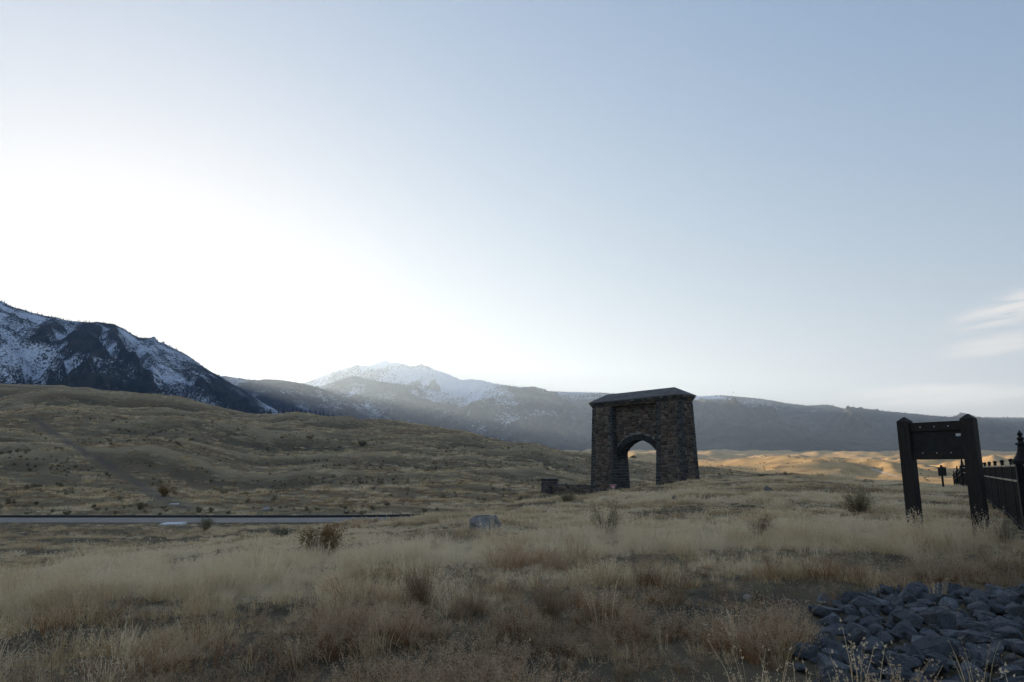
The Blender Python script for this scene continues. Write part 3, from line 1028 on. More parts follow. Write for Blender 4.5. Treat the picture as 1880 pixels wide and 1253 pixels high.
# corbelled cornice: three stepped courses of blocks
for lvl, (zc, hc, out) in enumerate(((ZE - .78, .20, .10), (ZE - .57, .22, .22), (ZE - .34, .24, .34))):
    xa, xb, ya, yb = .42 - out, 16.06 + out, .42 - out, 3.0 + out
    ring = [((xa, ya), (xb, ya), (0, -1)), ((xb, ya), (xb, yb), (1, 0)), ((xb, yb), (xa, yb), (0, 1)), ((xa, yb), (xa, ya), (-1, 0))]
    vs = [(xa + .05, ya + .05, zc + .01), (xb - .05, ya + .05, zc + .01), (xb - .05, yb - .05, zc + .01), (xa + .05, yb - .05, zc + .01)]
    vs += [(x, y, zc + hc - .01) for x, y, _ in vs]
    link('cornice_core', mesh('cornice_core', vs, [(0, 3, 2, 1), (4, 5, 6, 7), (0, 1, 5, 4), (1, 2, 6, 5), (2, 3, 7, 6), (3, 0, 4, 7)], M['mortar']), arch)
    S2 = Stones()
    for (p, q, nn) in ring:
        p = Vector((*p, 0)); q = Vector((*q, 0)); Ln = (q - p).length; d = (q - p) / Ln
        x = 0
        while x < Ln - .01:
            w_ = ar.uniform(.45, .85)
            if x + w_ > Ln - .3: w_ = Ln - x
            A_ = p + d * (x + .015) + Vector((0, 0, zc + .012)); B_ = p + d * (x + w_ - .015) + Vector((0, 0, zc + .012))
            up = Vector((0, 0, hc - .024))
            vv = 1.0 if nn in ((0, -1), (1, 0)) else .05
            S2.add([A_, B_, B_ + up, A_ + up], (*nn, 0), ar.uniform(.03, .06), ar.choice(QUOIN_COLS + STONE_COLS[:3]), ar, 'corbel', .08, vv)
            x += w_
    S2.build(arch, {'corbel': 34}, 'cornice_stonework')
# hipped roof with a thin eave slab
rw, rd_, ins = 16.479, 3.429, 2.24
vs = [(0, 0, ZE - .09), (rw, 0, ZE - .09), (rw, rd_, ZE - .09), (0, rd_, ZE - .09), (0, 0, ZE), (rw, 0, ZE), (rw, rd_, ZE), (0, rd_, ZE), (ins, rd_ / 2, ZR), (rw - ins, rd_ / 2, ZR)]
fs = [(0, 3, 2, 1), (0, 1, 5, 4), (1, 2, 6, 5), (2, 3, 7, 6), (3, 0, 4, 7), (4, 5, 9, 8), (5, 6, 9), (6, 7, 8, 9), (7, 4, 8)]
rf = link('roof', mesh('roof', vs, fs, M['arch_roof']), arch)
# slate courses lying on the roof
rc = random.Random(9)
ncr = 7
for side in (0, 1, 2):
    for k in range(ncr):
        t0, t1 = k / ncr, (k + 1.12) / ncr
        t1 = min(t1, .995)
        if side == 0:
            p0, p1, q0, q1 = Vector(vs[4]), Vector(vs[5]), Vector(vs[8]), Vector(vs[9])
        elif side == 1:
            p0, p1, q0, q1 = Vector(vs[5]), Vector(vs[6]), Vector(vs[9]), Vector(vs[9])
        else:
            p0, p1, q0, q1 = Vector(vs[7]), Vector(vs[4]), Vector(vs[8]), Vector(vs[8])
        L0, R0 = p0.lerp(q0, t0), p1.lerp(q1, t0)
        L1, R1 = p0.lerp(q0, t1), p1.lerp(q1, t1)
        nn = (R0 - L0).cross(L1 - L0).normalized()
        lift0, lift1 = nn * .035, nn * .008
        cv = [L0 + nn * .004, R0 + nn * .004, R0 + lift0, L0 + lift0, L1 + lift1, R1 + lift1]
        link('slate_course', mesh('slate_course', cv, [(0, 1, 2, 3), (3, 2, 5, 4)], M['arch_roof']), rf)

# low walls beside the arch ------------------------------------------------
def low_wall(name, label, a_from, a_to, height, with_pier, seed):
    root = empty(name, (ARCH_O[0], ARCH_O[1], ARCH_BASE), -ARCH_YAW)
    tag(root, label, 'wall')
    r_ = random.Random(seed)
    Sw = Stones()
    lo, hi = min(a_from, a_to), max(a_from, a_to)
    yb0, yb1 = 1.35, 2.05
    vs = [(lo, yb0, -.8), (hi, yb0, -.8), (hi, yb1, -.8), (lo, yb1, -.8), (lo, yb0, height), (hi, yb0, height), (hi, yb1, height), (lo, yb1, height)]
    bf = [(0, 3, 2, 1), (4, 5, 6, 7), (0, 1, 5, 4), (1, 2, 6, 5), (2, 3, 7, 6), (3, 0, 4, 7)]
    link('wall_core', mesh('wall_core', vs, bf, M['mortar']), root)
    wall_face(Sw, lambda s, z: (lo + s * (hi - lo), yb0, z), (0, -1, 0), hi - lo, -.3, height, r_)
    wall_face(Sw, lambda s, z: (hi - s * (hi - lo), yb1, z), (0, 1, 0), hi - lo, -.3, height, r_, vis_=.05)
    x = lo
    while x < hi - .01:
        w_ = r_.uniform(.5, .9)
        if x + w_ > hi - .3: w_ = hi - x
        Sw.add([(x + .02, yb0 - .04, height), (x + w_ - .02, yb0 - .04, height), (x + w_ - .02, yb1 + .04, height), (x + .02, yb1 + .04, height)], (0, 0, 1), .13, r_.choice(QUOIN_COLS), r_, 'coping_stone', .12)
        x += w_
    if with_pier:
        pa, pb_, ya, yb_ = a_to - 1.75, a_to, .85, 2.55
        hp = height + .62
        k = .10
        vs = [(pa - k, ya - k, -.8), (pb_ + k, ya - k, -.8), (pb_ + k, yb_ + k, -.8), (pa - k, yb_ + k, -.8), (pa, ya, hp), (pb_, ya, hp), (pb_, yb_, hp), (pa, yb_, hp)]
        link('pier_core', mesh('pier_core', vs, bf, M['mortar']), root)
        sg = lambda z: k * (hp - z) / (hp + .8)
        wall_face(Sw, lambda s, z: (pa - sg(z) + s * (pb_ - pa + 2 * sg(z)), ya - sg(z), z), (0, -1, 0), pb_ - pa, -.3, hp - .1, r_, (True, True))
        wall_face(Sw, lambda s, z: (pb_ + sg(z), ya - sg(z) + s * (yb_ - ya + 2 * sg(z)), z), (1, 0, 0), yb_ - ya, -.3, hp - .1, r_, (True, True))
        wall_face(Sw, lambda s, z: (pa - sg(z), yb_ + sg(z) - s * (yb_ - ya + 2 * sg(z)), z), (-1, 0, 0), yb_ - ya, -.3, hp - .1, r_, (True, True), vis_=.2)
        o_ = .14
        vs = [(pa - o_, ya - o_, hp + .003), (pb_ + o_, ya - o_, hp + .003), (pb_ + o_, yb_ + o_, hp + .003), (pa - o_, yb_ + o_, hp + .003)]
        vs += [(x_, y_, hp + .26) for x_, y_, _ in vs]
        cx, cy = (pa + pb_) / 2, (ya + yb_) / 2
        vs += [(cx + (x_ - cx) * .8, cy + (y_ - cy) * .8, hp + .36) for x_, y_, _ in vs[:4]]
        me = mesh('pier_cap', vs, [(0, 3, 2, 1), (0, 1, 5, 4), (1, 2, 6, 5), (2, 3, 7, 6), (3, 0, 4, 7), (4, 5, 9, 8), (5, 6, 10, 9), (6, 7, 11, 10), (7, 4, 8, 11), (8, 9, 10, 11)], M['stone'])
        ca = me.attributes.new('Col', 'FLOAT_COLOR', 'POINT')
        ca.data.foreach_set('color', np.tile(np.array((.05, .05, .05, 1), np.float32), len(vs)))
        link('pier_cap', me, root)
    Sw.build(root, {'stone': 150, 'quoin': 40, 'coping_stone': 20})


low_wall('stone_wall', 'low dark stone wall with a square pier joining the left foot of the arch', 0.05, -9.7, 1.75, True, 21)
low_wall('stone_wall', 'low stone wall mostly hidden by grass at the right foot of the arch', 16.45, 21.5, 2.2, False, 22)
# ------------------------------------------------------------------ mesh helpers for small things
class MB:
    def __init__(s): s.v, s.f = [], []

    def box(s, lo, hi, taper=0.0):
        o = len(s.v)
        (x0_, y0_, z0_), (x1_, y1_, z1_) = lo, hi
        cx, cy = (x0_ + x1_) / 2, (y0_ + y1_) / 2
        for z, t in ((z0_, 0), (z1_, taper)):
            for x, y in ((x0_, y0_), (x1_, y0_), (x1_, y1_), (x0_, y1_)):
                s.v.append((cx + (x - cx) * (1 - t), cy + (y - cy) * (1 - t), z))
        s.f += [tuple(o + i for i in q) for q in ((0, 3, 2, 1), (4, 5, 6, 7), (0, 1, 5, 4), (1, 2, 6, 5), (2, 3, 7, 6), (3, 0, 4, 7))]
        return s

    def lathe(s, prof, sides=12, c=(0, 0, 0), square=False):
        o = len(s.v)
        n = 4 if square else sides
        for (r_, z) in prof:
            for k in range(n):
                a = 2 * math.pi * k / n + (math.pi / 4 if square else 0)
                q = r_ * (math.sqrt(2) if square else 1)
                s.v.append((c[0] + math.cos(a) * q, c[1] + math.sin(a) * q, c[2] + z))
        for i in range(len(prof) - 1):
            for k in range(n):
                k2 = (k + 1) % n
                s.f.append((o + i * n + k, o + i * n + k2, o + (i + 1) * n + k2, o + (i + 1) * n + k))
        s.f.append(tuple(o + (len(prof) - 1) * n + k for k in range(n)))
        s.f.append(tuple(o + k for k in reversed(range(n))))
        return s

    def bar(s, p, q, w, h):
        """box section bar from p to q, w across, h high"""
        p, q = Vector(p), Vector(q)
        d = (q - p).normalized()
        side = Vector((d.y, -d.x, 0)).normalized() * w / 2
        up = side.cross(d).normalized() * h / 2
        o = len(s.v)
        for e in (p, q):
            for a, b_ in ((-1, -1), (1, -1), (1, 1), (-1, 1)):
                s.v.append(tuple(e + side * a + up * b_))
        s.f += [tuple(o + i for i in f) for f in ((0, 1, 2, 3), (7, 6, 5, 4), (0, 4, 5, 1), (1, 5, 6, 2), (2, 6, 7, 3), (3, 7, 4, 0))]
        return s

    def mesh(s, name, mat, bevel=0.0, smooth=False):
        me = mesh(name, s.v, s.f, mat, smooth)
        if bevel:
            bm = bmesh.new(); bm.from_mesh(me)
            bmesh.ops.bevel(bm, geom=list(bm.edges), offset=bevel, segments=2, affect='EDGES', profile=0.6)
            bm.to_mesh(me); bm.free()
        return me


# ------------------------------------------------------------------ wooden notice board seen from behind
m, nt, b = new_mat('dark_wood', 0.75, 0.25)
v = objcoord(nt)
mp = N(nt, 'ShaderNodeMapping'); mp.inputs['Scale'].default_value = (9, 9, 0.7)
nt.links.new(v, mp.inputs[0])
gr = noise_node(nt, 4.0, 6, 0.65, mp.outputs[0], 0.5)
nt.links.new(ramp(nt, gr, [(0.3, (0.016, 0.014, 0.012)), (0.7, (0.036, 0.031, 0.026))]), b.inputs['Base Color'])
bump(nt, b, gr, 0.4, 0.01)
M['dark_wood'] = m
simple('board_back', (0.022, 0.022, 0.021), 0.7, 0.25, 0.3, 5, 0.25, 0.005)
simple('steel', (0.42, 0.42, 0.42), 0.4, 0.5, 0.1, 10, 0, metal=0.7)
simple('white_label', (0.62, 0.62, 0.60), 0.6, 0.3, 0.08, 10, 0)

pl = at(1669.5, 861, 15.5); pr_ = at(1788.5, 861, 14.5)
mid_ = (pl + pr_) / 2
dv = pr_ - pl
half = dv.length / 2
sz = gz(mid_.x, mid_.y)
board = empty('notice_board', (mid_.x, mid_.y, sz), math.atan2(dv.y, dv.x))
tag(board, 'dark wooden notice board on two thick posts seen from behind', 'sign')
Hl = zy(15.5, 766, 1660) - sz; Hr = zy(14.5, 760, 1776) - sz
for sx, Hp in ((-1, Hl), (1, Hr)):
    q = MB()
    w_ = 0.125
    prof = [(w_, -.5), (w_, Hp - .10), (w_ * .1, Hp)]
    q.lathe(prof, square=True, c=(sx * half, 0, 0))
    link('post', q.mesh('post', M['dark_wood'], 0.008), board)
zt_ = zy(15.0, 775, 1716) - sz; zb2 = zy(15.0, 844, 1722) - sz
hx = half - .125
link('panel', MB().box((-hx, -.03, zb2 + .05), (hx, .03, zt_ - .04)).mesh('panel', M['board_back'], .004), board)
hgt = zt_ - zb2
link('rail', MB().box((-hx, -.075, zt_ - hgt * .24), (hx, -.032, zt_)).mesh('rail', M['dark_wood'], .006), board)
link('rail', MB().box((-hx, -.075, zb2), (hx, -.032, zb2 + hgt * .22)).mesh('rail', M['dark_wood'], .006), board)
for zz in (zt_ - hgt * .13, zb2 + hgt * .17):
    for k in (-.57, -.02, .52):
        q = MB(); q.lathe([(.008, -.079), (.017, -.081), (.017, -.087), (.009, -.094)], 8)
        q.v = [(x + k * hx, z, y + zz) for x, y, z in q.v]
        q.f = [tuple(reversed(f)) for f in q.f]
        link('bolt', q.mesh('bolt', M['steel']), board)
link('label_plate', MB().box((hx * .74, -.036, zt_ - hgt * .40), (hx * .92, -.0305, zt_ - hgt * .33)).mesh('label_plate', M['white_label']), board)

# small sign further along the fence
sp = hit(1729, 889, 20, 90)
sp = at(1729, 861, 44); sp.z = gz(sp.x, sp.y)
small = empty('small_sign', tuple(sp), R(-8))
tag(small, 'small dark square sign on a single post near the far fence end', 'sign')
link('post', MB().box((-.05, .028, -.3), (.05, .12, zy(44, 854, 1729) - sp.z)).mesh('post', M['dark_wood'], .006), small)
link('panel', MB().box((-.24, -.025, zy(44, 874, 1729) - sp.z), (.24, .025, zy(44, 858, 1729) - sp.z)).mesh('panel', M['board_back'], .004), small)

# yield sign by the arch ---------------------------------------------------
m, nt, b = new_mat('sign_red', 0.45, 0.4); b.inputs['Base Color'].default_value = (0.42, 0.022, 0.035, 1); M['sign_red'] = m
m, nt, b = new_mat('sign_white', 0.45, 0.4); b.inputs['Base Color'].default_value = (0.72, 0.66, 0.66, 1); M['sign_white'] = m
ys = at(1125.5, 890, 74); ysz = gz(ys.x, ys.y)
ysign = empty('yield_sign', (ys.x, ys.y, ysz), R(-8))
tag(ysign, 'red and white triangular yield sign in front of the arch', 'sign')
yt = zy(74, 889.8, 1125) - ysz; yb_ = yt - .62


def tri(w_, top, bot, y, r=0.03):
    return [(-w_ / 2, y, top), (w_ / 2, y, top), (0, y, bot)]


def tri_plate(name, w_, top, bot, y0_, y1_, mat):
    q = tri(w_, top, bot, y0_) + tri(w_, top, bot, y1_)
    return link(name, mesh(name, q, [(0, 2, 1), (3, 4, 5), (0, 1, 4, 3), (1, 2, 5, 4), (2, 0, 3, 5)], mat), ysign)


W_ = .74
tri_plate('sign_edge', W_, yt, yb_, 0, .004, M['sign_white'])
tri_plate('sign_border', W_ - .085, yt - .025, yb_ + .047, -.004, -.001, M['sign_red'])
tri_plate('sign_face', W_ * .5, yt - .125, yt - .125 - .31, -.008, -.0045, M['sign_white'])
fc = bpy.data.curves.new('lettering', 'FONT'); fc.body = 'YIELD'; fc.size = .105; fc.align_x = 'CENTER'; fc.extrude = .001
fo = bpy.data.objects.new('lettering', fc)
me = bpy.data.meshes.new_from_object(fo)
me.materials.clear(); me.materials.append(M['sign_red'])
lo_ = link('lettering', me, ysign, (0, -.0100, yt - .215)); lo_.rotation_euler = (R(90), 0, 0)
link('post', MB().box((-.03, .006, -.6), (.03, .05, yt - .05)).mesh('post', M['steel']), ysign)

# ------------------------------------------------------------------ iron fence
m, nt, b = new_mat('iron', 0.6, 0.15)
v = objcoord(nt)
nt.links.new(ramp(nt, noise_node(nt, 6, 5, 0.6, v), [(0.35, (0.010, 0.010, 0.011)), (0.65, (0.020, 0.019, 0.019))]), b.inputs['Base Color'])
M['iron'] = m
m, nt, b = new_mat('iron_rail', 0.33, 0.6)
b.inputs['Base Color'].default_value = (0.27, 0.25, 0.215, 1)
M['iron_rail'] = m
FX0, FK = 1.72, 0.615


def fpt(Y): return Vector((FX0 + FK * Y, Y, 0))


fdir = Vector((FK, 1, 0)).normalized()
fence = empty('iron_fence', (fpt(9.1).x, 9.1, gz(fpt(9.1).x, 9.1)))
tag(fence, 'black iron picket fence with spired posts receding at the right edge', 'fence')
fo_ = fence.location
ftop = lambda Y: 1.74 + min(0, -(max(Y, 52) - 52) * .03)
post_me = MB().box((-.032, -.032, 0), (.032, .032, 1.0)).mesh('line_post', M['iron'])
pick_me = MB().box((-.014, -.014, 0), (.014, .014, 1.0)).mesh('picket', M['iron'])
cap_me = MB().lathe([(.045, 0), (.05, .012), (.03, .03), (.045, .05), (.056, .075), (.05, .10), (.02, .115), (.004, .12)], 10).mesh('post_cap', M['iron'], smooth=True)
pil = MB().lathe([(.10, 0), (.10, .62)], square=True)
pil.lathe([(.125, .615), (.125, .66), (.095, .68)], square=True)
fin = MB().lathe([(.19, 0), (.19, .03), (.155, .07), (.115, .13), (.088, .20), (.072, .28), (.068, .33), (.105, .345), (.105, .365), (.052, .39), (.045, .43), (.072, .46), (.045, .49), (.028, .51), (.05, .545), (.05, .565), (.02, .60), (.006, .64)], 12)
pil_me = None
fin_me = fin.mesh('finial', M['iron'])
big_Y = [14.0, 33.0, 51.0, 67.0, 84.0]
rot_f = math.atan2(fdir.y, fdir.x)
Ys = []
edges_ = [9.1] + big_Y
posts = []
for a_, b_ in zip(edges_[:-1], edges_[1:]):
    n_ = max(1, round((b_ - a_) / 2.35))
    for k in range(n_):
        posts.append((a_ + (b_ - a_) * k / n_, k == 0 and a_ in big_Y))
posts.append((84.0, True))
picks = []
for i, (Y, isbig) in enumerate(posts):
    p = fpt(Y); g = gz(p.x, p.y)
    top = ftop(Y)
    if isbig:
        q = MB().box((-.14, -.14, -.3), (.14, .14, top + .0 - g)); q.box((-.185, -.185, top - g), (.185, .185, top - g + .05))
        po = link('pillar', q.mesh('pillar', M['iron']), fence, Vector((p.x, p.y, g)) - fo_); po.rotation_euler = (0, 0, rot_f)
        fi_ = link('finial', fin_me, po, (0, 0, top - g + .05))
    else:
        po = link('line_post', post_me, fence, Vector((p.x, p.y, g - .2)) - fo_); po.rotation_euler = (0, 0, rot_f); po.scale = (1, 1, top + .03 - g + .2)
        cp = link('post_cap', cap_me, fence, Vector((p.x, p.y, top + .03)) - fo_)
    if i + 1 < len(posts):
        Y2 = posts[i + 1][0]; p2 = fpt(Y2)
        off = .16 if isbig else .034
        a3 = p + fdir * off; b3 = p2 - fdir * (.16 if posts[i + 1][1] else .034)
        g2 = gz(p2.x, p2.y)
        for z1_, z2_, hh_ in ((top - .02, ftop(Y2) - .02, .045), (top - .36, ftop(Y2) - .36, .045), (g + .14, g2 + .14, .041)):
            q = MB().bar(Vector((a3.x, a3.y, z1_)) - fo_, Vector((b3.x, b3.y, z2_)) - fo_, .05, hh_)
            link('rail', q.mesh('rail', M['iron' if hh_ < .043 else 'iron_rail'], .006), fence)
        L_ = (b3 - a3).length
        n_ = int(L_ / .09)
        for k in range(1, n_):
            t = k / n_
            c = a3.lerp(b3, t)
            picks.append((c, gz(c.x, c.y) + .05, top - .04))
rest = MB()
for k, (c, zb_, zt2) in enumerate(picks):
    if k < 290:
        po = link('picket', pick_me, fence, Vector((c.x, c.y, zb_)) - fo_)
        po.scale = (1, 1, zt2 - zb_); po.rotation_euler = (0, 0, rot_f)
    else:
        rest.box(tuple(Vector((c.x - .009, c.y - .009, zb_)) - fo_), tuple(Vector((c.x + .009, c.y + .009, zt2)) - fo_))
tag(link('far_pickets', rest.mesh('far_pickets', M['iron']), fence), kind='stuff')

# ------------------------------------------------------------------ rocks
def rock_mat(name, c0_, c1_, sc=2.5, bs=0.7):
    m, nt, b = new_mat(name, 0.85, 0.25)
    tcn = N(nt, 'ShaderNodeTexCoord'); oi = N(nt, 'ShaderNodeObjectInfo')
    vv = N(nt, 'ShaderNodeVectorMath', operation='ADD')
    nt.links.new(tcn.outputs['Object'], vv.inputs[0])
    mul = N(nt, 'ShaderNodeVectorMath', operation='SCALE'); mul.inputs[0].default_value = (37, 21, 53)
    nt.links.new(oi.outputs['Random'], mul.inputs['Scale'])
    nt.links.new(mul.outputs[0], vv.inputs[1])
    n1 = noise_node(nt, sc, 6, 0.65, vv.outputs[0], .3)
    n2 = noise_node(nt, sc * 9, 5, 0.7, vv.outputs[0])
    c = ramp(nt, n1, [(0.3, c0_), (0.68, c1_)])
    c = mixc(nt, mrange(nt, n2, .52, .68, 0, .75), c, tuple(min(1, x * 2.0) for x in c1_))
    n3 = noise_node(nt, sc * 2.2, 4, .6, vv.outputs[0])
    c = mixc(nt, mrange(nt, n3, .56, .66, 0, .6), c, (c1_[0] * 1.5, c1_[1] * 1.2, c1_[2] * .9))
    br = mrange(nt, oi.outputs['Random'], 0, 1, .65, 1.35, False)
    c = mixc(nt, 1.0, c, br, 'MULTIPLY')
    nt.links.new(c, b.inputs['Base Color'])
    bump(nt, b, mmath(nt, 'ADD', n1, mmath(nt, 'MULTIPLY', n2, .6)), bs, 0.12)
    M[name] = m


rock_mat('riprap', (0.075, 0.080, 0.086), (0.165, 0.174, 0.182))
rock_mat('pale_boulder', (0.20, 0.185, 0.17), (0.33, 0.31, 0.285), 1.6)
rock_mat('dark_boulder', (0.05, 0.045, 0.042), (0.095, 0.088, 0.08), 1.6)
rock_mat('white_stone', (0.42, 0.42, 0.41), (0.62, 0.61, 0.59), 1.6, .3)


def angular_rock(seed, flat=0.6, npts=16, bev=0.035, rough=0.02):
    r_ = random.Random(seed)
    bm = bmesh.new()
    for _ in range(npts):
        d = Vector((r_.gauss(0, 1), r_.gauss(0, 1), r_.gauss(0, 1))).normalized() * r_.uniform(.82, 1)
        p_ = Vector((d.x, d.y * r_.uniform(.75, .85), d.z * flat))
        bm.verts.new(p_)
    bmesh.ops.convex_hull(bm, input=list(bm.verts))
    loose = [v_ for v_ in bm.verts if not v_.link_faces]
    bmesh.ops.delete(bm, geom=loose, context='VERTS')
    bmesh.ops.dissolve_limit(bm, angle_limit=R(14), verts=list(bm.verts), edges=list(bm.edges))
    bmesh.ops.bevel(bm, geom=list(bm.edges), offset=bev * 1.6, segments=2, affect='EDGES', profile=0.5, clamp_overlap=True)
    bmesh.ops.triangulate(bm, faces=list(bm.faces))
    bmesh.ops.subdivide_edges(bm, edges=[e for e in bm.edges if e.calc_length() > .35], cuts=1)
    bmesh.ops.triangulate(bm, faces=list(bm.faces))
    for v_ in bm.verts:
        n_ = v_.co.normalized()
        v_.co += n_ * r_.gauss(0, rough)
    me = bpy.data.meshes.new('rock')
    bm.to_mesh(me); bm.free()
    return me


rock_mes = []
for i in range(14):
    me = angular_rock(100 + i, random.Random(i).uniform(.5, .75), 13 + i % 6)
    me.materials.append(M['riprap'])
    rock_mes.append(me)
edge_px = [(1432, 1262), (1455, 1225), (1490, 1180), (1508, 1145), (1520, 1115), (1555, 1094), (1605, 1086), (1700, 1088), (1800, 1086), (1950, 1080)]
edge_w = [hit(a_, b_, 2) for a_, b_ in edge_px]
poly = [(p.x, p.y) for p in edge_w] + [(12.5, 8.2), (11.0, 4.4), (8.5, 2.6), (4.2, 2.6)]


def inside(x, y):
    c = False
    for i in range(len(poly)):
        x1_, y1_ = poly[i]; x2_, y2_ = poly[i - 1]
        if (y1_ > y) != (y2_ > y) and x < (x2_ - x1_) * (y - y1_) / (y2_ - y1_) + x1_: c = not c
    return c


def edge_dist(x, y):
    return min(math.hypot(x - px_, y - py_) for px_, py_ in [((a.x + (b_.x - a.x) * t), (a.y + (b_.y - a.y) * t)) for a, b_ in zip(edge_w[:-1], edge_w[1:]) for t in (0, .25, .5, .75)])


rr = random.Random(44)
placed = []
cand = [(rr.uniform(2.2, 13), rr.uniform(2.4, 11.5)) for _ in range(9000)]
for layer, (rmin, rmax, n_max) in enumerate(((.085, .19, 300), (.045, .085, 300))):
    cnt = 0
    for (x, y) in cand:
        if cnt >= n_max: break
        if not inside(x, y) or edge_dist(x, y) < .06: continue
        if abs(x / y) > .79 or y < 4.9: continue
        r_ = rr.uniform(rmin, rmax) if rr.random() > .12 else rr.uniform(rmin, rmax) * 1.25
        if all((x - a) ** 2 + (y - b_) ** 2 > ((r_ + c) * (.74 if layer == 0 else .66)) ** 2 for a, b_, c, _ in placed):
            placed.append((x, y, r_, layer)); cnt += 1
big_rocks = []
rub_v, rub_f = [], []
for k, (x, y, r_, layer) in enumerate(placed):
    mound = .05 * min(1, edge_dist(x, y) / .9)
    loc = Vector((x, y, gz(x, y) + mound + r_ * rr.uniform(.0, .28)))
    eul = (rr.uniform(-.5, .5), rr.uniform(-.5, .5), rr.uniform(0, 6.28))
    s_ = r_ * 1.12
    scl = (s_ * rr.uniform(.95, 1.35), s_ * rr.uniform(.8, 1.1), s_ * rr.uniform(.8, 1.1))
    me = rock_mes[rr.randrange(14)]
    if layer == 0:
        o = link('rock', me, None, loc)
        o.rotation_euler = eul; o.scale = scl
        far_edge = min(math.hypot(x - e_.x, y - e_.y) for e_ in edge_w[5:])
        left_edge = min(math.hypot(x - e_.x, y - e_.y) for e_ in edge_w[:6])
        if y > 8.7: zone = ('dark blue-grey rock along the upper rim of the rock pile, against the grass', 'rocks on the upper rim of the pile')
        elif left_edge < .55: zone = ('dark blue-grey rock on the left edge of the rock pile, against the grass', 'rocks on the left edge of the pile')
        elif y < 6.2: zone = ('dark blue-grey rock in the nearest rows at the foot of the rock pile', 'rocks in the nearest rows of the pile')
        elif x / y > .62: zone = ('dark blue-grey rock on the fence side of the rock pile', 'rocks on the fence side of the pile')
        elif r_ > .15: zone = ('large dark blue-grey block in the middle of the rock pile', 'large blocks amid the pile')
        else: zone = ('mid-sized dark blue-grey rock in the middle of the rock pile', 'mid-sized rocks amid the pile')
        tag(o, zone[0], 'rock', zone[1])
        big_rocks.append(o)
    else:
        mx_ = Matrix.LocRotScale(loc, __import__('mathutils').Euler(eul), Vector(scl))
        b0_ = len(rub_v)
        rub_v += [tuple(mx_ @ v_.co) for v_ in me.vertices]
        rub_f += [tuple(b0_ + q for q in p_.vertices) for p_ in me.polygons]
tag(link('rubble', mesh('rubble', rub_v, rub_f, M['riprap'])), 'small dark stones filling the gaps of the rock pile', 'rubble', kind='stuff')
seen = [o for o in big_rocks if o.location.x / o.location.y < .70 and o.location.y > 4.9]
for pick, lab in ((min(seen, key=lambda o: o.location.x / o.location.y), 'leftmost rock of the pile, at its lower left corner by the grass'),
                  (max(seen, key=lambda o: o.location.y), 'farthest rock of the pile, on its upper edge against the grass'),
                  (max(seen, key=lambda o: o.scale.x * o.scale.y * o.scale.z), 'biggest block of the rock pile beside the fence')):
    if pick in seen:
        seen.remove(pick); pick['label'] = lab; del pick['group']


def boulder(name, px, py, wpx, hpx, mat, seed, label, y0_=3, flat=.75, Y=None):
    p = hit(px, py, y0_) if Y is None else at(px, py, Y)
    if Y is not None: p.z = gz(p.x, p.y)
    w_ = wpx / 1253 * p.y / 2; h_ = hpx / 1253 * p.y
    me = angular_rock(seed, flat, 22, .07, .03)
    me.materials.append(M[mat]); me.shade_smooth()
    o = link(name, me)
    o.location = (p.x, p.y, p.z + h_ * .22)
    o.scale = (w_ * 1.05, w_ * .9, h_ * .75 / flat)
    o.rotation_euler = (0, 0, seed)
    tag(o, label, 'rock')
    return o


boulder('boulder', 890, 974, 88, 35, 'pale_boulder', 5, 'large pale grey boulder in the grass left of the arch')
boulder('boulder', 1411, 909, 26, 20, 'pale_boulder', 8, 'pale pointed rock on the grassy rise right of the arch', 20)
boulder('boulder', 1237, 921, 20, 13, 'dark_boulder', 11, 'small dark rock in the grass below the arch opening', 15)
boulder('boulder', 1372, 1103, 24, 12, 'pale_boulder', 14, 'small pale stone in the grass between bushes and rock pile')
boulder('boulder', 489, 938, 22, 9, 'pale_boulder', 17, 'pale low rock across the road at the foot of the hill', 60)

simple('concrete', (0.66, 0.66, 0.64), 0.8, 0.2, 0.08, 3, 0.2)


def slab(px, py, wpx, label, y0_, lx, ly, h_, rz):
    p = hit(px, py, y0_)
    o = link('concrete_slab', MB().box((-lx, -ly, -.15), (lx, ly, h_)).mesh('concrete_slab', M['concrete'], .015), None, (p.x, p.y, p.z))
    o.rotation_euler = (R(3), R(-1.5), rz)
    tag(o, label, 'slab')


slab(318, 964, 40, 'flat white concrete slab lying in front of the road', 30, .80, .5, .14, R(2))
slab(320, 926, 16, 'small thin white slab on the hill foot above the road', 60, .42, .25, .06, R(4))

# ------------------------------------------------------------------ plants
def leaf_mat(name, c0_, c1_, attrname=None, trans=0.25):
    m, nt, b = new_mat(name, 0.85, 0.1)
    v = objcoord(nt)
    n1 = noise_node(nt, 7, 3, 0.6, v)
    nt.links.new(ramp(nt, n1, [(0.3, c0_), (0.7, c1_)]), b.inputs['Base Color'])
    M[name] = m


leaf_mat('sage_leaf', (0.17, 0.17, 0.115), (0.31, 0.30, 0.205))
leaf_mat('rabbit_leaf', (0.20, 0.125, 0.055), (0.38, 0.25, 0.12))
leaf_mat('olive_leaf', (0.19, 0.17, 0.095), (0.34, 0.295, 0.17))
leaf_mat('dark_leaf', (0.055, 0.062, 0.040), (0.11, 0.115, 0.072))
leaf_mat('russet_leaf', (0.27, 0.165, 0.090), (0.44, 0.29, 0.165))
simple('twig', (0.20, 0.155, 0.105), 0.9, 0.1, 0.3, 5, 0)


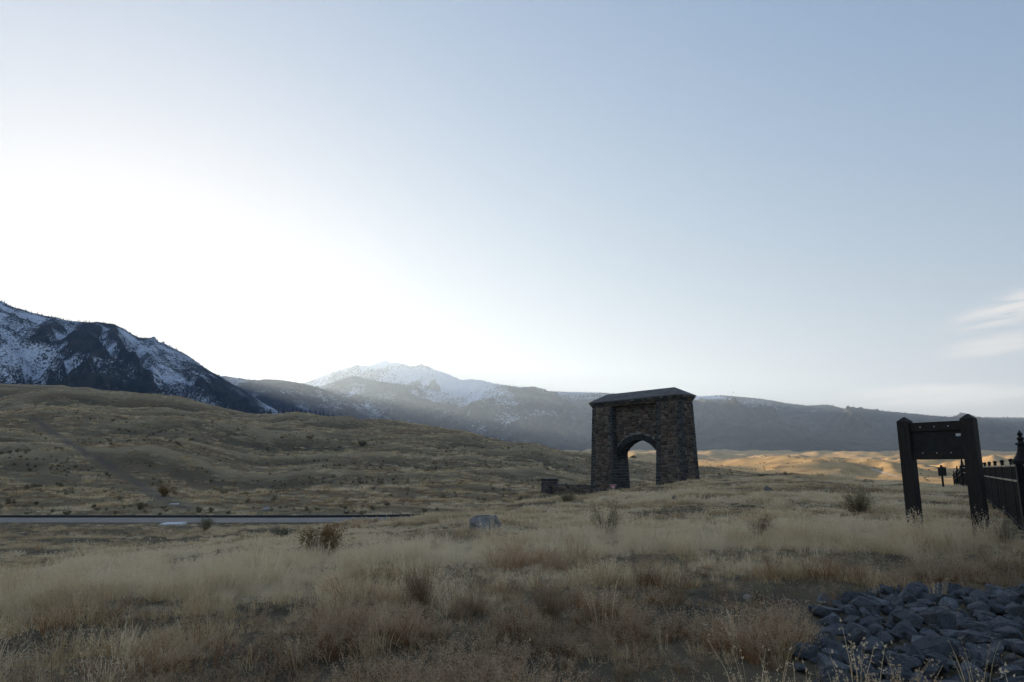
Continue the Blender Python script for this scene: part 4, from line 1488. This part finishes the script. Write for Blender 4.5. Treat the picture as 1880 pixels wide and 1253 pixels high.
def ribbon(vs, fs, pts, w0, w1, r_):
    """thin flat stem along pts, randomly turned"""
    a = r_.uniform(0, 6.28)
    sx, sy = math.cos(a), math.sin(a)
    o = len(vs); n = len(pts)
    for i, p in enumerate(pts):
        w_ = w0 + (w1 - w0) * i / (n - 1)
        vs.append((p[0] - sx * w_, p[1] - sy * w_, p[2])); vs.append((p[0] + sx * w_, p[1] + sy * w_, p[2]))
    for i in range(n - 1):
        fs.append((o + 2 * i, o + 2 * i + 1, o + 2 * i + 3, o + 2 * i + 2))


def bush_geo(seed, n_stem=90, spread=0.6, upright=0.5, leaf=0.03, n_leaf=26, stem_w=.006, top_only=0.3):
    """unit bush: about 1 high, 2*spread wide"""
    r_ = random.Random(seed)
    sv, sf, lv, lf = [], [], [], []
    lobes = [(r_.uniform(0, 6.28), r_.uniform(.15, spread), r_.uniform(.6, 1.0)) for _ in range(7)]
    for k in range(n_stem):
        la, lr, lh = r_.choice(lobes)
        a = la + r_.gauss(0, .45); rad_ = abs(lr + r_.gauss(0, .12)); h_ = lh * r_.uniform(.55, 1.0)
        tip = Vector((math.cos(a) * rad_, math.sin(a) * rad_, h_))
        base = Vector((r_.gauss(0, .05), r_.gauss(0, .05), -.05))
        midp = base.lerp(tip, .5) + Vector((math.cos(a), math.sin(a), 0)) * rad_ * (.25 - .35 * upright) + Vector((r_.gauss(0, .03), r_.gauss(0, .03), 0))
        pts = []
        for i in range(5):
            t = i / 4
            pts.append(base.lerp(midp, t).lerp(midp.lerp(tip, t), t))
        ribbon(sv, sf, pts, stem_w, stem_w * .4, r_)
        for _ in range(n_leaf):
            t = top_only + (1 - top_only) * r_.random() ** .8
            p = base.lerp(midp, t).lerp(midp.lerp(tip, t), t) + Vector((r_.gauss(0, .045), r_.gauss(0, .045), r_.gauss(0, .035)))
            d = Vector((r_.gauss(0, 1), r_.gauss(0, 1), r_.gauss(.6, .8))).normalized()
            e = d.orthogonal().normalized(); e = Matrix.Rotation(r_.uniform(0, 6.28), 3, d) @ e
            L_ = leaf * r_.uniform(.6, 1.5)
            o = len(lv)
            lv.extend([tuple(p - e * L_ * .22), tuple(p + e * L_ * .22), tuple(p + d * L_)])
            lf.append((o, o + 1, o + 2))
    return sv, sf, lv, lf


def bush(name, px, py, wpx, hpx, label, leafm, seed, cat='bush', y0_=3, Y=None, **kw):
    p = hit(px, py, y0_) if Y is None else at(px, py, Y)
    if Y is not None: p.z = gz(p.x, p.y)
    w_ = wpx / 1253 * p.y; h_ = hpx / 1253 * p.y
    spread = .6
    sv, sf, lv, lf = bush_geo(seed, spread=spread, **kw)
    root = empty(name, tuple(p), seed * 1.3)
    root.scale = (w_ / (2 * spread * .95), w_ / (2 * spread * .95), h_)
    tag(root, label, cat)
    link('stems', mesh('stems', sv, sf, M['twig']), root)
    link('foliage', mesh('foliage', lv, lf, M[leafm]), root)
    return root


bush('rabbitbrush', 590, 1026, 100, 66, 'tan dry rabbitbrush bush in the grass below the road', 'rabbit_leaf', 1, n_stem=130, n_leaf=34, leaf=.05, top_only=.35)
bush('rabbitbrush', 1117, 990, 60, 84, 'tall sparse olive-brown bush in front of the arch', 'olive_leaf', 2, n_stem=90, n_leaf=26, upright=.9, leaf=.035)
bush('sagebrush', 1041, 926, 36, 28, 'rounded olive green bush before the low wall pier', 'olive_leaf', 3, y0_=20, n_stem=110, n_leaf=26, leaf=.05)
bush('sagebrush', 516, 989, 46, 26, 'low grey-green sagebrush above the tan rabbitbrush', 'sage_leaf', 4, n_stem=100, n_leaf=24, leaf=.05)
bush('sagebrush', 481, 1033, 24, 26, 'small dark sagebrush left of the tan rabbitbrush', 'dark_leaf', 5, n_stem=60, n_leaf=24, leaf=.05)
bush('sagebrush', 376, 976, 30, 30, 'bushy olive shrub standing against the road beside the white slab', 'olive_leaf', 6, y0_=20, n_stem=90, n_leaf=26, leaf=.05)
bush('rabbitbrush', 1577, 948, 62, 58, 'broad olive-brown bush left of the notice board', 'olive_leaf', 7, y0_=10, n_stem=140, n_leaf=34, leaf=.035)
bush('sagebrush', 1396, 881, 40, 17, 'dark green shrub on the crest right of the arch', 'dark_leaf', 8, Y=75, n_stem=110, n_leaf=30, leaf=.06)
bush('rabbitbrush', 302, 912, 38, 26, 'yellowish bush on the slope beside the dirt trail', 'rabbit_leaf', 9, y0_=62, n_stem=80, n_leaf=26, leaf=.06)
bush('dry_weed', 775, 1118, 110, 82, 'large russet-brown dry weed clump in the middle of the meadow', 'russet_leaf', 10, n_stem=190, n_leaf=30, leaf=.022, upright=.9, stem_w=.004, top_only=.2)
bush('dry_weed', 1010, 1142, 100, 84, 'russet dry weed clump just right of the meadow middle', 'russet_leaf', 11, n_stem=170, n_leaf=26, leaf=.022, upright=.9, stem_w=.004, top_only=.2)
bush('dry_weed', 868, 1130, 80, 50, 'lower russet weed patch between the two tall weed clumps', 'russet_leaf', 12, n_stem=130, n_leaf=26, leaf=.022, upright=.9, stem_w=.004, top_only=.2)
bush('dry_weed', 1390, 985, 60, 40, 'orange-brown low weed clump right of the tall olive bush', 'russet_leaf', 13, n_stem=120, n_leaf=26, leaf=.03, upright=.7)
bush('sagebrush', 1396, 1105, 60, 40, 'yellow-olive tuft bush beside the small pale stone', 'olive_leaf', 14, n_stem=130, n_leaf=24, leaf=.025, upright=.8, stem_w=.003)
bush('dry_weed', 1245, 1118, 54, 44, 'small orange-brown weed in the meadow below the arch', 'rabbit_leaf', 15, n_stem=90, n_leaf=20, leaf=.025, upright=.9, stem_w=.003)
bush('dry_weed', 1845, 1000, 90, 62, 'grey tangled dry weeds at the foot of the fence', 'sage_leaf', 16, n_stem=130, n_leaf=16, leaf=.02, upright=.5, stem_w=.003)
bush('red_bush', 570, 806, 14, 9, 'tiny reddish shrub on the hill flank', 'russet_leaf', 17, y0_=90, n_stem=60, n_leaf=20, leaf=.07)
bush('sagebrush', 665, 820, 18, 14, 'lone upright shrub on the pale slope beyond the road', 'dark_leaf', 18, y0_=90, n_stem=60, n_leaf=20, leaf=.07)

# small wind-bent tree seen through the arch -------------------------------
def tree(px, Y, pyb, pyt, wpx, label, seed):
    p = at(px, pyb, Y); p.z = gz(p.x, p.y)
    h_ = zy(Y, pyt, px) - p.z
    w_ = wpx / 1253 * Y / 2
    r_ = random.Random(seed)
    root = empty('bent_tree', tuple(p))
    tag(root, label, 'tree')
    q = MB()
    pts = [Vector((.12 * w_, 0, -.3)), Vector((0.05 * w_, 0, h_ * .3)), Vector((-.22 * w_, .05, h_ * .55)), Vector((-.15 * w_, 0, h_ * .75))]
    rads = [.09 * h_ / 3, .075 * h_ / 3, .055 * h_ / 3, .03 * h_ / 3]
    rings = []
    for P_, r0 in zip(pts, rads):
        o = len(q.v)
        for k in range(7):
            a = k * math.pi * 2 / 7
            q.v.append((P_.x + math.cos(a) * r0 * 1.6, P_.y + math.sin(a) * r0 * 1.6, P_.z))
        rings.append(o)
    for a, b_ in zip(rings[:-1], rings[1:]):
        for k in range(7): q.f.append((a + k, a + (k + 1) % 7, b_ + (k + 1) % 7, b_ + k))
    for k in range(9):
        ang = r_.uniform(0, 6.28)
        e = Vector((math.cos(ang) * w_ * .7, math.sin(ang) * w_ * .5, h_ * r_.uniform(.65, .92)))
        q.bar(pts[2].lerp(pts[3], r_.random()), e, .05, .05)
    link('trunk', q.mesh('trunk', M['bark']), root)
    lv, lf = [], []
    for k in range(2600):
        a = r_.uniform(0, 6.28); rr_ = math.sqrt(r_.random())
        x = math.cos(a) * rr_ * w_; y = math.sin(a) * rr_ * w_ * .8
        z = h_ * (.62 + .34 * (1 - rr_ ** 2) * r_.random() + .05 * math.sin(x * 3 + 1) - .08 * (x / w_) * (x > 0))
        if vnoise(x * 2.2 + 7, y * 2.2 + z, seed) < -.35: continue
        d = Vector((r_.gauss(0, 1), r_.gauss(0, 1), r_.gauss(0, 1))).normalized(); e = d.orthogonal().normalized()
        L_ = r_.uniform(.06, .15)
        o = len(lv); P_ = Vector((x - .1 * w_, y, z))
        lv.extend([tuple(P_ - e * L_), tuple(P_ + e * L_), tuple(P_ + d * L_ * 1.6)]); lf.append((o, o + 1, o + 2))
    link('crown', mesh('crown', lv, lf, M['dark_leaf']), root)


tree(1164, 385, 848, 836, 12, 'lone wind-bent tree on the hill seen through the arch opening', 4)

# conifers behind the near hill ---------------------------------------------
def conifer(px, Y, pyt, h_, label, seed, group):
    p = at(px, pyt, Y)
    zt2 = p.z
    r_ = random.Random(seed)
    p.z = gz(p.x, p.y)
    h_ = max(h_, zt2 - p.z)
    root = empty('conifer_tree', tuple(p))
    tag(root, label, 'tree', group)
    link('trunk', MB().lathe([(.22, -.5), (.16, h_ * .5), (.03, h_ * .95)], 7).mesh('trunk', M['bark']), root)
    vs, fs = [], []
    for k in range(420):
        t = r_.random() ** .8
        z = h_ * (.08 + .92 * t); rad_ = h_ * .17 * (1 - t) + .15
        a = r_.uniform(0, 6.28); q = rad_ * r_.uniform(.5, 1.1)
        o = len(vs)
        c = Vector((math.cos(a), math.sin(a), 0)); sdd = Vector((-c.y, c.x, 0))
        b0_ = Vector((0, 0, z)) + c * q * .15
        tip = Vector((0, 0, z - q * .35)) + c * q
        vs.extend([tuple(b0_ + Vector((0, 0, .15))), tuple(b0_.lerp(tip, .6) + sdd * q * .28), tuple(tip), tuple(b0_.lerp(tip, .6) - sdd * q * .28)])
        fs.append((o, o + 1, o + 2, o + 3))
    link('crown', mesh('crown', vs, fs, M['conifer']), root)


cr = random.Random(77)
for k, (px, pyt) in enumerate([(512, 753), (521, 755), (538, 754), (545, 757), (553, 756), (562, 758), (571, 757), (579, 760), (588, 758), (594, 757), (603, 761), (613, 763)]):
    conifer(px, 640 + cr.uniform(-40, 80), pyt - 7 - cr.uniform(-2, 3), 9, 'dark conifer in the row showing over the hill crest', 300 + k, 'conifers behind the hill crest')

# ------------------------------------------------------------------ grass
def grass_mat(name, ramps):
    m, nt, b = new_mat(name, 0.8, 0.15)
    t = attr(nt, 'tint', 'INSTANCER').outputs['Fac']
    c = ramp(nt, t, ramps)
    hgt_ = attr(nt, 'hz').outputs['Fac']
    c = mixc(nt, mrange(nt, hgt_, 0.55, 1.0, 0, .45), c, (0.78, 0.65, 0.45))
    nt.links.new(c, b.inputs['Base Color'])
    tr_ = N(nt, 'ShaderNodeBsdfTranslucent')
    nt.links.new(c, tr_.inputs['Color'])
    mx = N(nt, 'ShaderNodeMixShader'); mx.inputs[0].default_value = 0.45
    nt.links.new(b.outputs[0], mx.inputs[1]); nt.links.new(tr_.outputs[0], mx.inputs[2])
    nt.links.new(mx.outputs[0], nt.nodes['Material Output'].inputs['Surface'])
    M[name] = m


grass_mat('grass', [(0.0, (0.20, 0.145, 0.078)), (0.25, (0.42, 0.295, 0.150)), (0.5, (0.63, 0.465, 0.255)), (0.75, (0.76, 0.60, 0.375)), (1.0, (0.84, 0.71, 0.50))])
grass_mat('weed', [(0.0, (0.17, 0.088, 0.042)), (0.5, (0.32, 0.175, 0.082)), (1.0, (0.46, 0.28, 0.145))])


def tuft(seed, n, h0, h1, lean, w, spread, seeds=0, seed_size=.012, segs=3, droop=.25):
    r_ = random.Random(seed)
    vs, fs, hs = [], [], []
    for k in range(n):
        a = r_.uniform(0, 6.28); rad_ = spread * math.sqrt(r_.random())
        b_ = Vector((math.cos(a) * rad_, math.sin(a) * rad_, -.02))
        h_ = r_.uniform(h0, h1); da = a + r_.gauss(0, .9); le = abs(r_.gauss(lean, lean * .6))
        pts = []
        for i in range(segs + 1):
            t = i / segs
            out = le * h_ * (t ** 1.7)
            pts.append(b_ + Vector((math.cos(da) * out, math.sin(da) * out, h_ * (t - droop * le * t ** 3))))
        o = len(vs)
        ribbon(vs, fs, pts, w * r_.uniform(.7, 1.2), w * .25, r_)
        hs += [i / segs for i in range(segs + 1) for _ in (0, 1)]
        if seeds and r_.random() < .8:
            for s_ in range(seeds):
                t = r_.uniform(.62, 1.04)
                i0 = min(int(t * segs), segs - 1)
                p = pts[i0].lerp(pts[i0 + 1], min(1, t * segs - i0)) + Vector((r_.gauss(0, .012), r_.gauss(0, .012), r_.gauss(0, .012)))
                d = Vector((r_.gauss(0, 1), r_.gauss(0, 1), r_.gauss(.5, .8))).normalized(); e = d.orthogonal().normalized()
                q = seed_size * r_.uniform(.6, 1.5)
                o = len(vs)
                vs.extend([tuple(p - e * q * .3), tuple(p + e * q * .3), tuple(p + d * q)]); fs.append((o, o + 1, o + 2)); hs += [1, 1, 1]
    return vs, fs, hs


def tuft_mesh(name, mat, *a, **k):
    vs, fs, hs = tuft(*a, **k)
    me = mesh(name, vs, fs, M[mat])
    fattr(me, 'hz', hs)
    return me


src = [
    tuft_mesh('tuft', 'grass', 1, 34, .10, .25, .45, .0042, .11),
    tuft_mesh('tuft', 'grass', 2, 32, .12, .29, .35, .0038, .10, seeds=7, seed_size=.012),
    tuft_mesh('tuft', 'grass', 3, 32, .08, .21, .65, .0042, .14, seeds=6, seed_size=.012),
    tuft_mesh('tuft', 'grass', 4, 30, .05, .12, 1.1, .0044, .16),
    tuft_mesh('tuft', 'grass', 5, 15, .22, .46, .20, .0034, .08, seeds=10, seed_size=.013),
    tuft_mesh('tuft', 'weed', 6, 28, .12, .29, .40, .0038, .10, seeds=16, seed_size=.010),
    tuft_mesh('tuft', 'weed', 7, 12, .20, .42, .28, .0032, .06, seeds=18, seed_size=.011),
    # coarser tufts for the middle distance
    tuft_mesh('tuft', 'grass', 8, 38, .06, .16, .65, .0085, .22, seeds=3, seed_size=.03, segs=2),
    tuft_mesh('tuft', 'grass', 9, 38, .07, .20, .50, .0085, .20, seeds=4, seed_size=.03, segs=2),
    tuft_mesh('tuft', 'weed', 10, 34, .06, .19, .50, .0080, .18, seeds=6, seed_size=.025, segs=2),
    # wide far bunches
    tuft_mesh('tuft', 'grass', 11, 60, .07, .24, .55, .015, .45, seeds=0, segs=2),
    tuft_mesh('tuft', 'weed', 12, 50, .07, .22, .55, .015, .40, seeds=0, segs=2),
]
for i, me_ in enumerate(src): me_.name = 'tuft'
g_ = np.random.default_rng(5)


def fan(dmin, dmax, dens, amax=47):
    area = .5 * (dmax ** 2 - dmin ** 2) * 2 * R(amax)
    n_ = int(area * dens)
    d = np.sqrt(g_.uniform(dmin ** 2, dmax ** 2, n_)); a = g_.uniform(-R(amax), R(amax), n_)
    return np.sin(a) * d, np.cos(a) * d


PX = np.array(poly)


def in_poly(x, y):
    c = np.zeros(len(x), bool)
    for i in range(len(poly)):
        x1_, y1_ = poly[i]; x2_, y2_ = poly[i - 1]
        with np.errstate(divide='ignore', invalid='ignore'):
            cr_ = ((y1_ > y) != (y2_ > y)) & (x < (x2_ - x1_) * (y - y1_) / (y2_ - y1_ + 1e-12) + x1_)
        c ^= cr_
    return c


pts_all, scl_all, rot_all, idx_all, tint_all = [], [], [], [], []
for (dmin, dmax, dens, lo_i, hi_i, smin, smax) in ((2.2, 9, 84, 0, 7, .6, 1.25), (9, 17, 62, 0, 7, .6, 1.2), (17, 34, 22, 7, 10, .5, 1.15), (34, 62, 10.5, 7, 10, .55, 1.15), (62, 120, 2.4, 10, 12, .6, 1.4), (120, 330, .8, 10, 12, .7, 1.7), (330, 450, .35, 10, 12, 1.0, 2.0)):
    x, y = fan(dmin, dmax, dens)
    p1 = fbm(x / 2.6, y / 1.5, 3, 101)            # bare patches
    p2 = fbm(x / 6.0, y / 3.4, 3, 140)            # kinds
    p3 = fbm(x / 1.1, y / 1.1, 2, 170)
    pk = .62 + 1.0 * p1 + .35 * p3
    thin = pk < .30
    keep = g_.random(len(x)) < np.clip(pk, .72 if dmax < 40 else .15, 1)
    rdd = road_dist(x, y)
    keep &= rdd > 3.9 + .4 * p3
    keep &= ~in_poly(x, y)
    keep &= ~((np.abs((x - ARCH_O[0]) * AU[0] + (y - ARCH_O[1]) * AU[1] - 8.24) < 8.7) & (np.abs((x - ARCH_O[0]) * AN[0] + (y - ARCH_O[1]) * AN[1] - 1.7) < 2.2))
    if dmax > 60: keep &= trail_dist(x, y) > 1.5
    x, y, p1, p2, p3, rdd, thin = x[keep], y[keep], p1[keep], p2[keep], p3[keep], rdd[keep], thin[keep]
    n_ = len(x)
    z = ground_z(x, y)
    Yd = y
    # pale grass on the knoll, browner on the road verge and hill
    tint = .63 + .34 * p2 + .24 * p3 + g_.normal(0, .20, n_)
    tint += .30 * sstep(9, 12, y) * (1 - sstep(17, 26, y)) * sstep(-.75, -.45, x / y) * (1 - sstep(.10, .35, x / y))
    tint += .20 * fbm(x / 2.2, y / 1.1, 2, 610)
    verge = sstep(30, 14, rdd) * (y < 56)
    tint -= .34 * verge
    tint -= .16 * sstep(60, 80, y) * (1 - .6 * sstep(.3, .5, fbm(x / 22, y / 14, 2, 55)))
    d = np.hypot(x, y)
    idx = np.zeros(n_, int)
    if lo_i == 0:
        u_ = g_.random(n_)
        kind = p2 + .25 * g_.normal(0, 1, n_)
        idx = np.where(kind < -.58, np.where(u_ < .5, 5, 6), np.where(kind < 0, np.where(u_ < .5, 0, 3), np.where(u_ < .45, 1, np.where(u_ < .75, 2, 4))))
        idx = np.where(g_.random(n_) < .12, g_.integers(0, 5, n_), idx)
    elif lo_i == 7:
        idx = np.where(p2 + .2 * g_.normal(0, 1, n_) < -.65, 9, np.where(g_.random(n_) < .5, 7, 8))
    else:
        idx = np.where(p2 + .3 * g_.normal(0, 1, n_) < -.2, 11, 10)
    sc = g_.uniform(smin, smax, n_) * (1 + .22 * p2) * (1 - .35 * sstep(14, 6, rdd)) * (.62 + .75 * sstep(-.15, .55, fbm(x / .62, y / .62, 2, 400)))
    if lo_i == 0: idx = np.where(thin & (g_.random(n_) < .85), 3, idx)
    sc = np.where(thin, sc * .62, sc)
    tint = np.where(thin, tint - .22, tint)
    rot = np.stack([g_.normal(0, .10, n_), g_.normal(0, .10, n_), g_.uniform(0, 6.28, n_)], -1)
    pts_all.append(np.stack([x, y, z - .01], -1)); scl_all.append(sc); rot_all.append(rot); idx_all.append(idx); tint_all.append(np.clip(tint, 0, 1))
# a few stems among the rocks
k_ = 26
xs = g_.uniform(3, 9, 900); ys_ = g_.uniform(4, 10.5, 900)
ok = in_poly(xs, ys_); xs, ys_ = xs[ok][:k_], ys_[ok][:k_]
pts_all.append(np.stack([xs, ys_, ground_z(xs, ys_) + .05], -1)); scl_all.append(g_.uniform(.5, 1.1, len(xs))); rot_all.append(np.stack([xs * 0, xs * 0, g_.uniform(0, 6, len(xs))], -1)); idx_all.append(np.where(g_.random(len(xs)) < .6, 6, 4)); tint_all.append(g_.uniform(.1, .6, len(xs)))
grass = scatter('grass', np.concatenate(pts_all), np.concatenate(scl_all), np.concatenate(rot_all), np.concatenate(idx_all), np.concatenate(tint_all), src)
tag(grass, 'dry straw-coloured grass covering the meadow and slopes', 'grass', kind='stuff')

# sagebrush scattered over the hill ------------------------------------------
m, nt, b = new_mat('sage_mass', 0.9, 0.1)
t = attr(nt, 'tint', 'INSTANCER').outputs['Fac']
nt.links.new(ramp(nt, t, [(0, (0.12, 0.10, 0.062)), (.5, (0.21, 0.178, 0.108)), (1, (0.32, 0.27, 0.165))]), b.inputs['Base Color'])
M['sage_mass'] = m
sg = []
for i in range(4):
    sv, sf, lv, lf = bush_geo(500 + i, n_stem=50, n_leaf=14, leaf=.13, spread=.7, top_only=.2)
    o_ = len(lv)
    sg.append(mesh('sage_clump', lv + sv, lf + [tuple(q + o_ for q in f) for f in sf], M['sage_mass']))
n_ = 30000
d = np.sqrt(g_.uniform(64 ** 2, 420 ** 2, n_)); a = g_.uniform(-R(42), R(24), n_)
x, y = np.sin(a) * d, np.cos(a) * d
p2 = fbm(x / 30, y / 13, 3, 240); p3 = fbm(x / 7, y / 5, 2, 250)
keep = (g_.random(n_) < np.clip(.09 + .80 * p2 + .35 * p3, .010, .85) * (1 - .55 * sstep(190, 300, d))) & (road_dist(x, y) > 6) & (trail_dist(x, y) > 1.9)
keep &= np.hypot(x - ARCH_C[0], y - ARCH_C[1]) > 14
x, y, d, p3 = x[keep], y[keep], d[keep], p3[keep]
n_ = len(x)
fx = g_.uniform(-200, 2400, 16000); fy = g_.uniform(650, 3600, 16000)
fk = (g_.random(16000) < np.clip(.25 + .9 * fbm(fx / 160, fy / 120, 3, 310), .02, 1)) & (np.abs(fx / fy) < .9)
fx, fy = fx[fk], fy[fk]
nf = len(fx)
x = np.concatenate([x, fx]); y = np.concatenate([y, fy]); p3 = np.concatenate([p3, np.full(nf, -.6)])
far_s = g_.uniform(1.0, 2.6, nf)
sage = scatter('sagebrush_cover', np.stack([x, y, ground_z(x, y) - .03], -1), np.concatenate([g_.uniform(.2, .55, n_) * (1 + .7 * (g_.random(n_) < .12)), far_s]), np.stack([x * 0, x * 0, g_.uniform(0, 6.28, len(x))], -1), g_.integers(0, 4, len(x)), np.clip(.5 + .2 * p3 + g_.normal(0, .2, len(x)), 0, 1), sg)
tag(sage, 'low grey-green sagebrush scattered over the hillside beyond the road', 'sagebrush', kind='stuff')
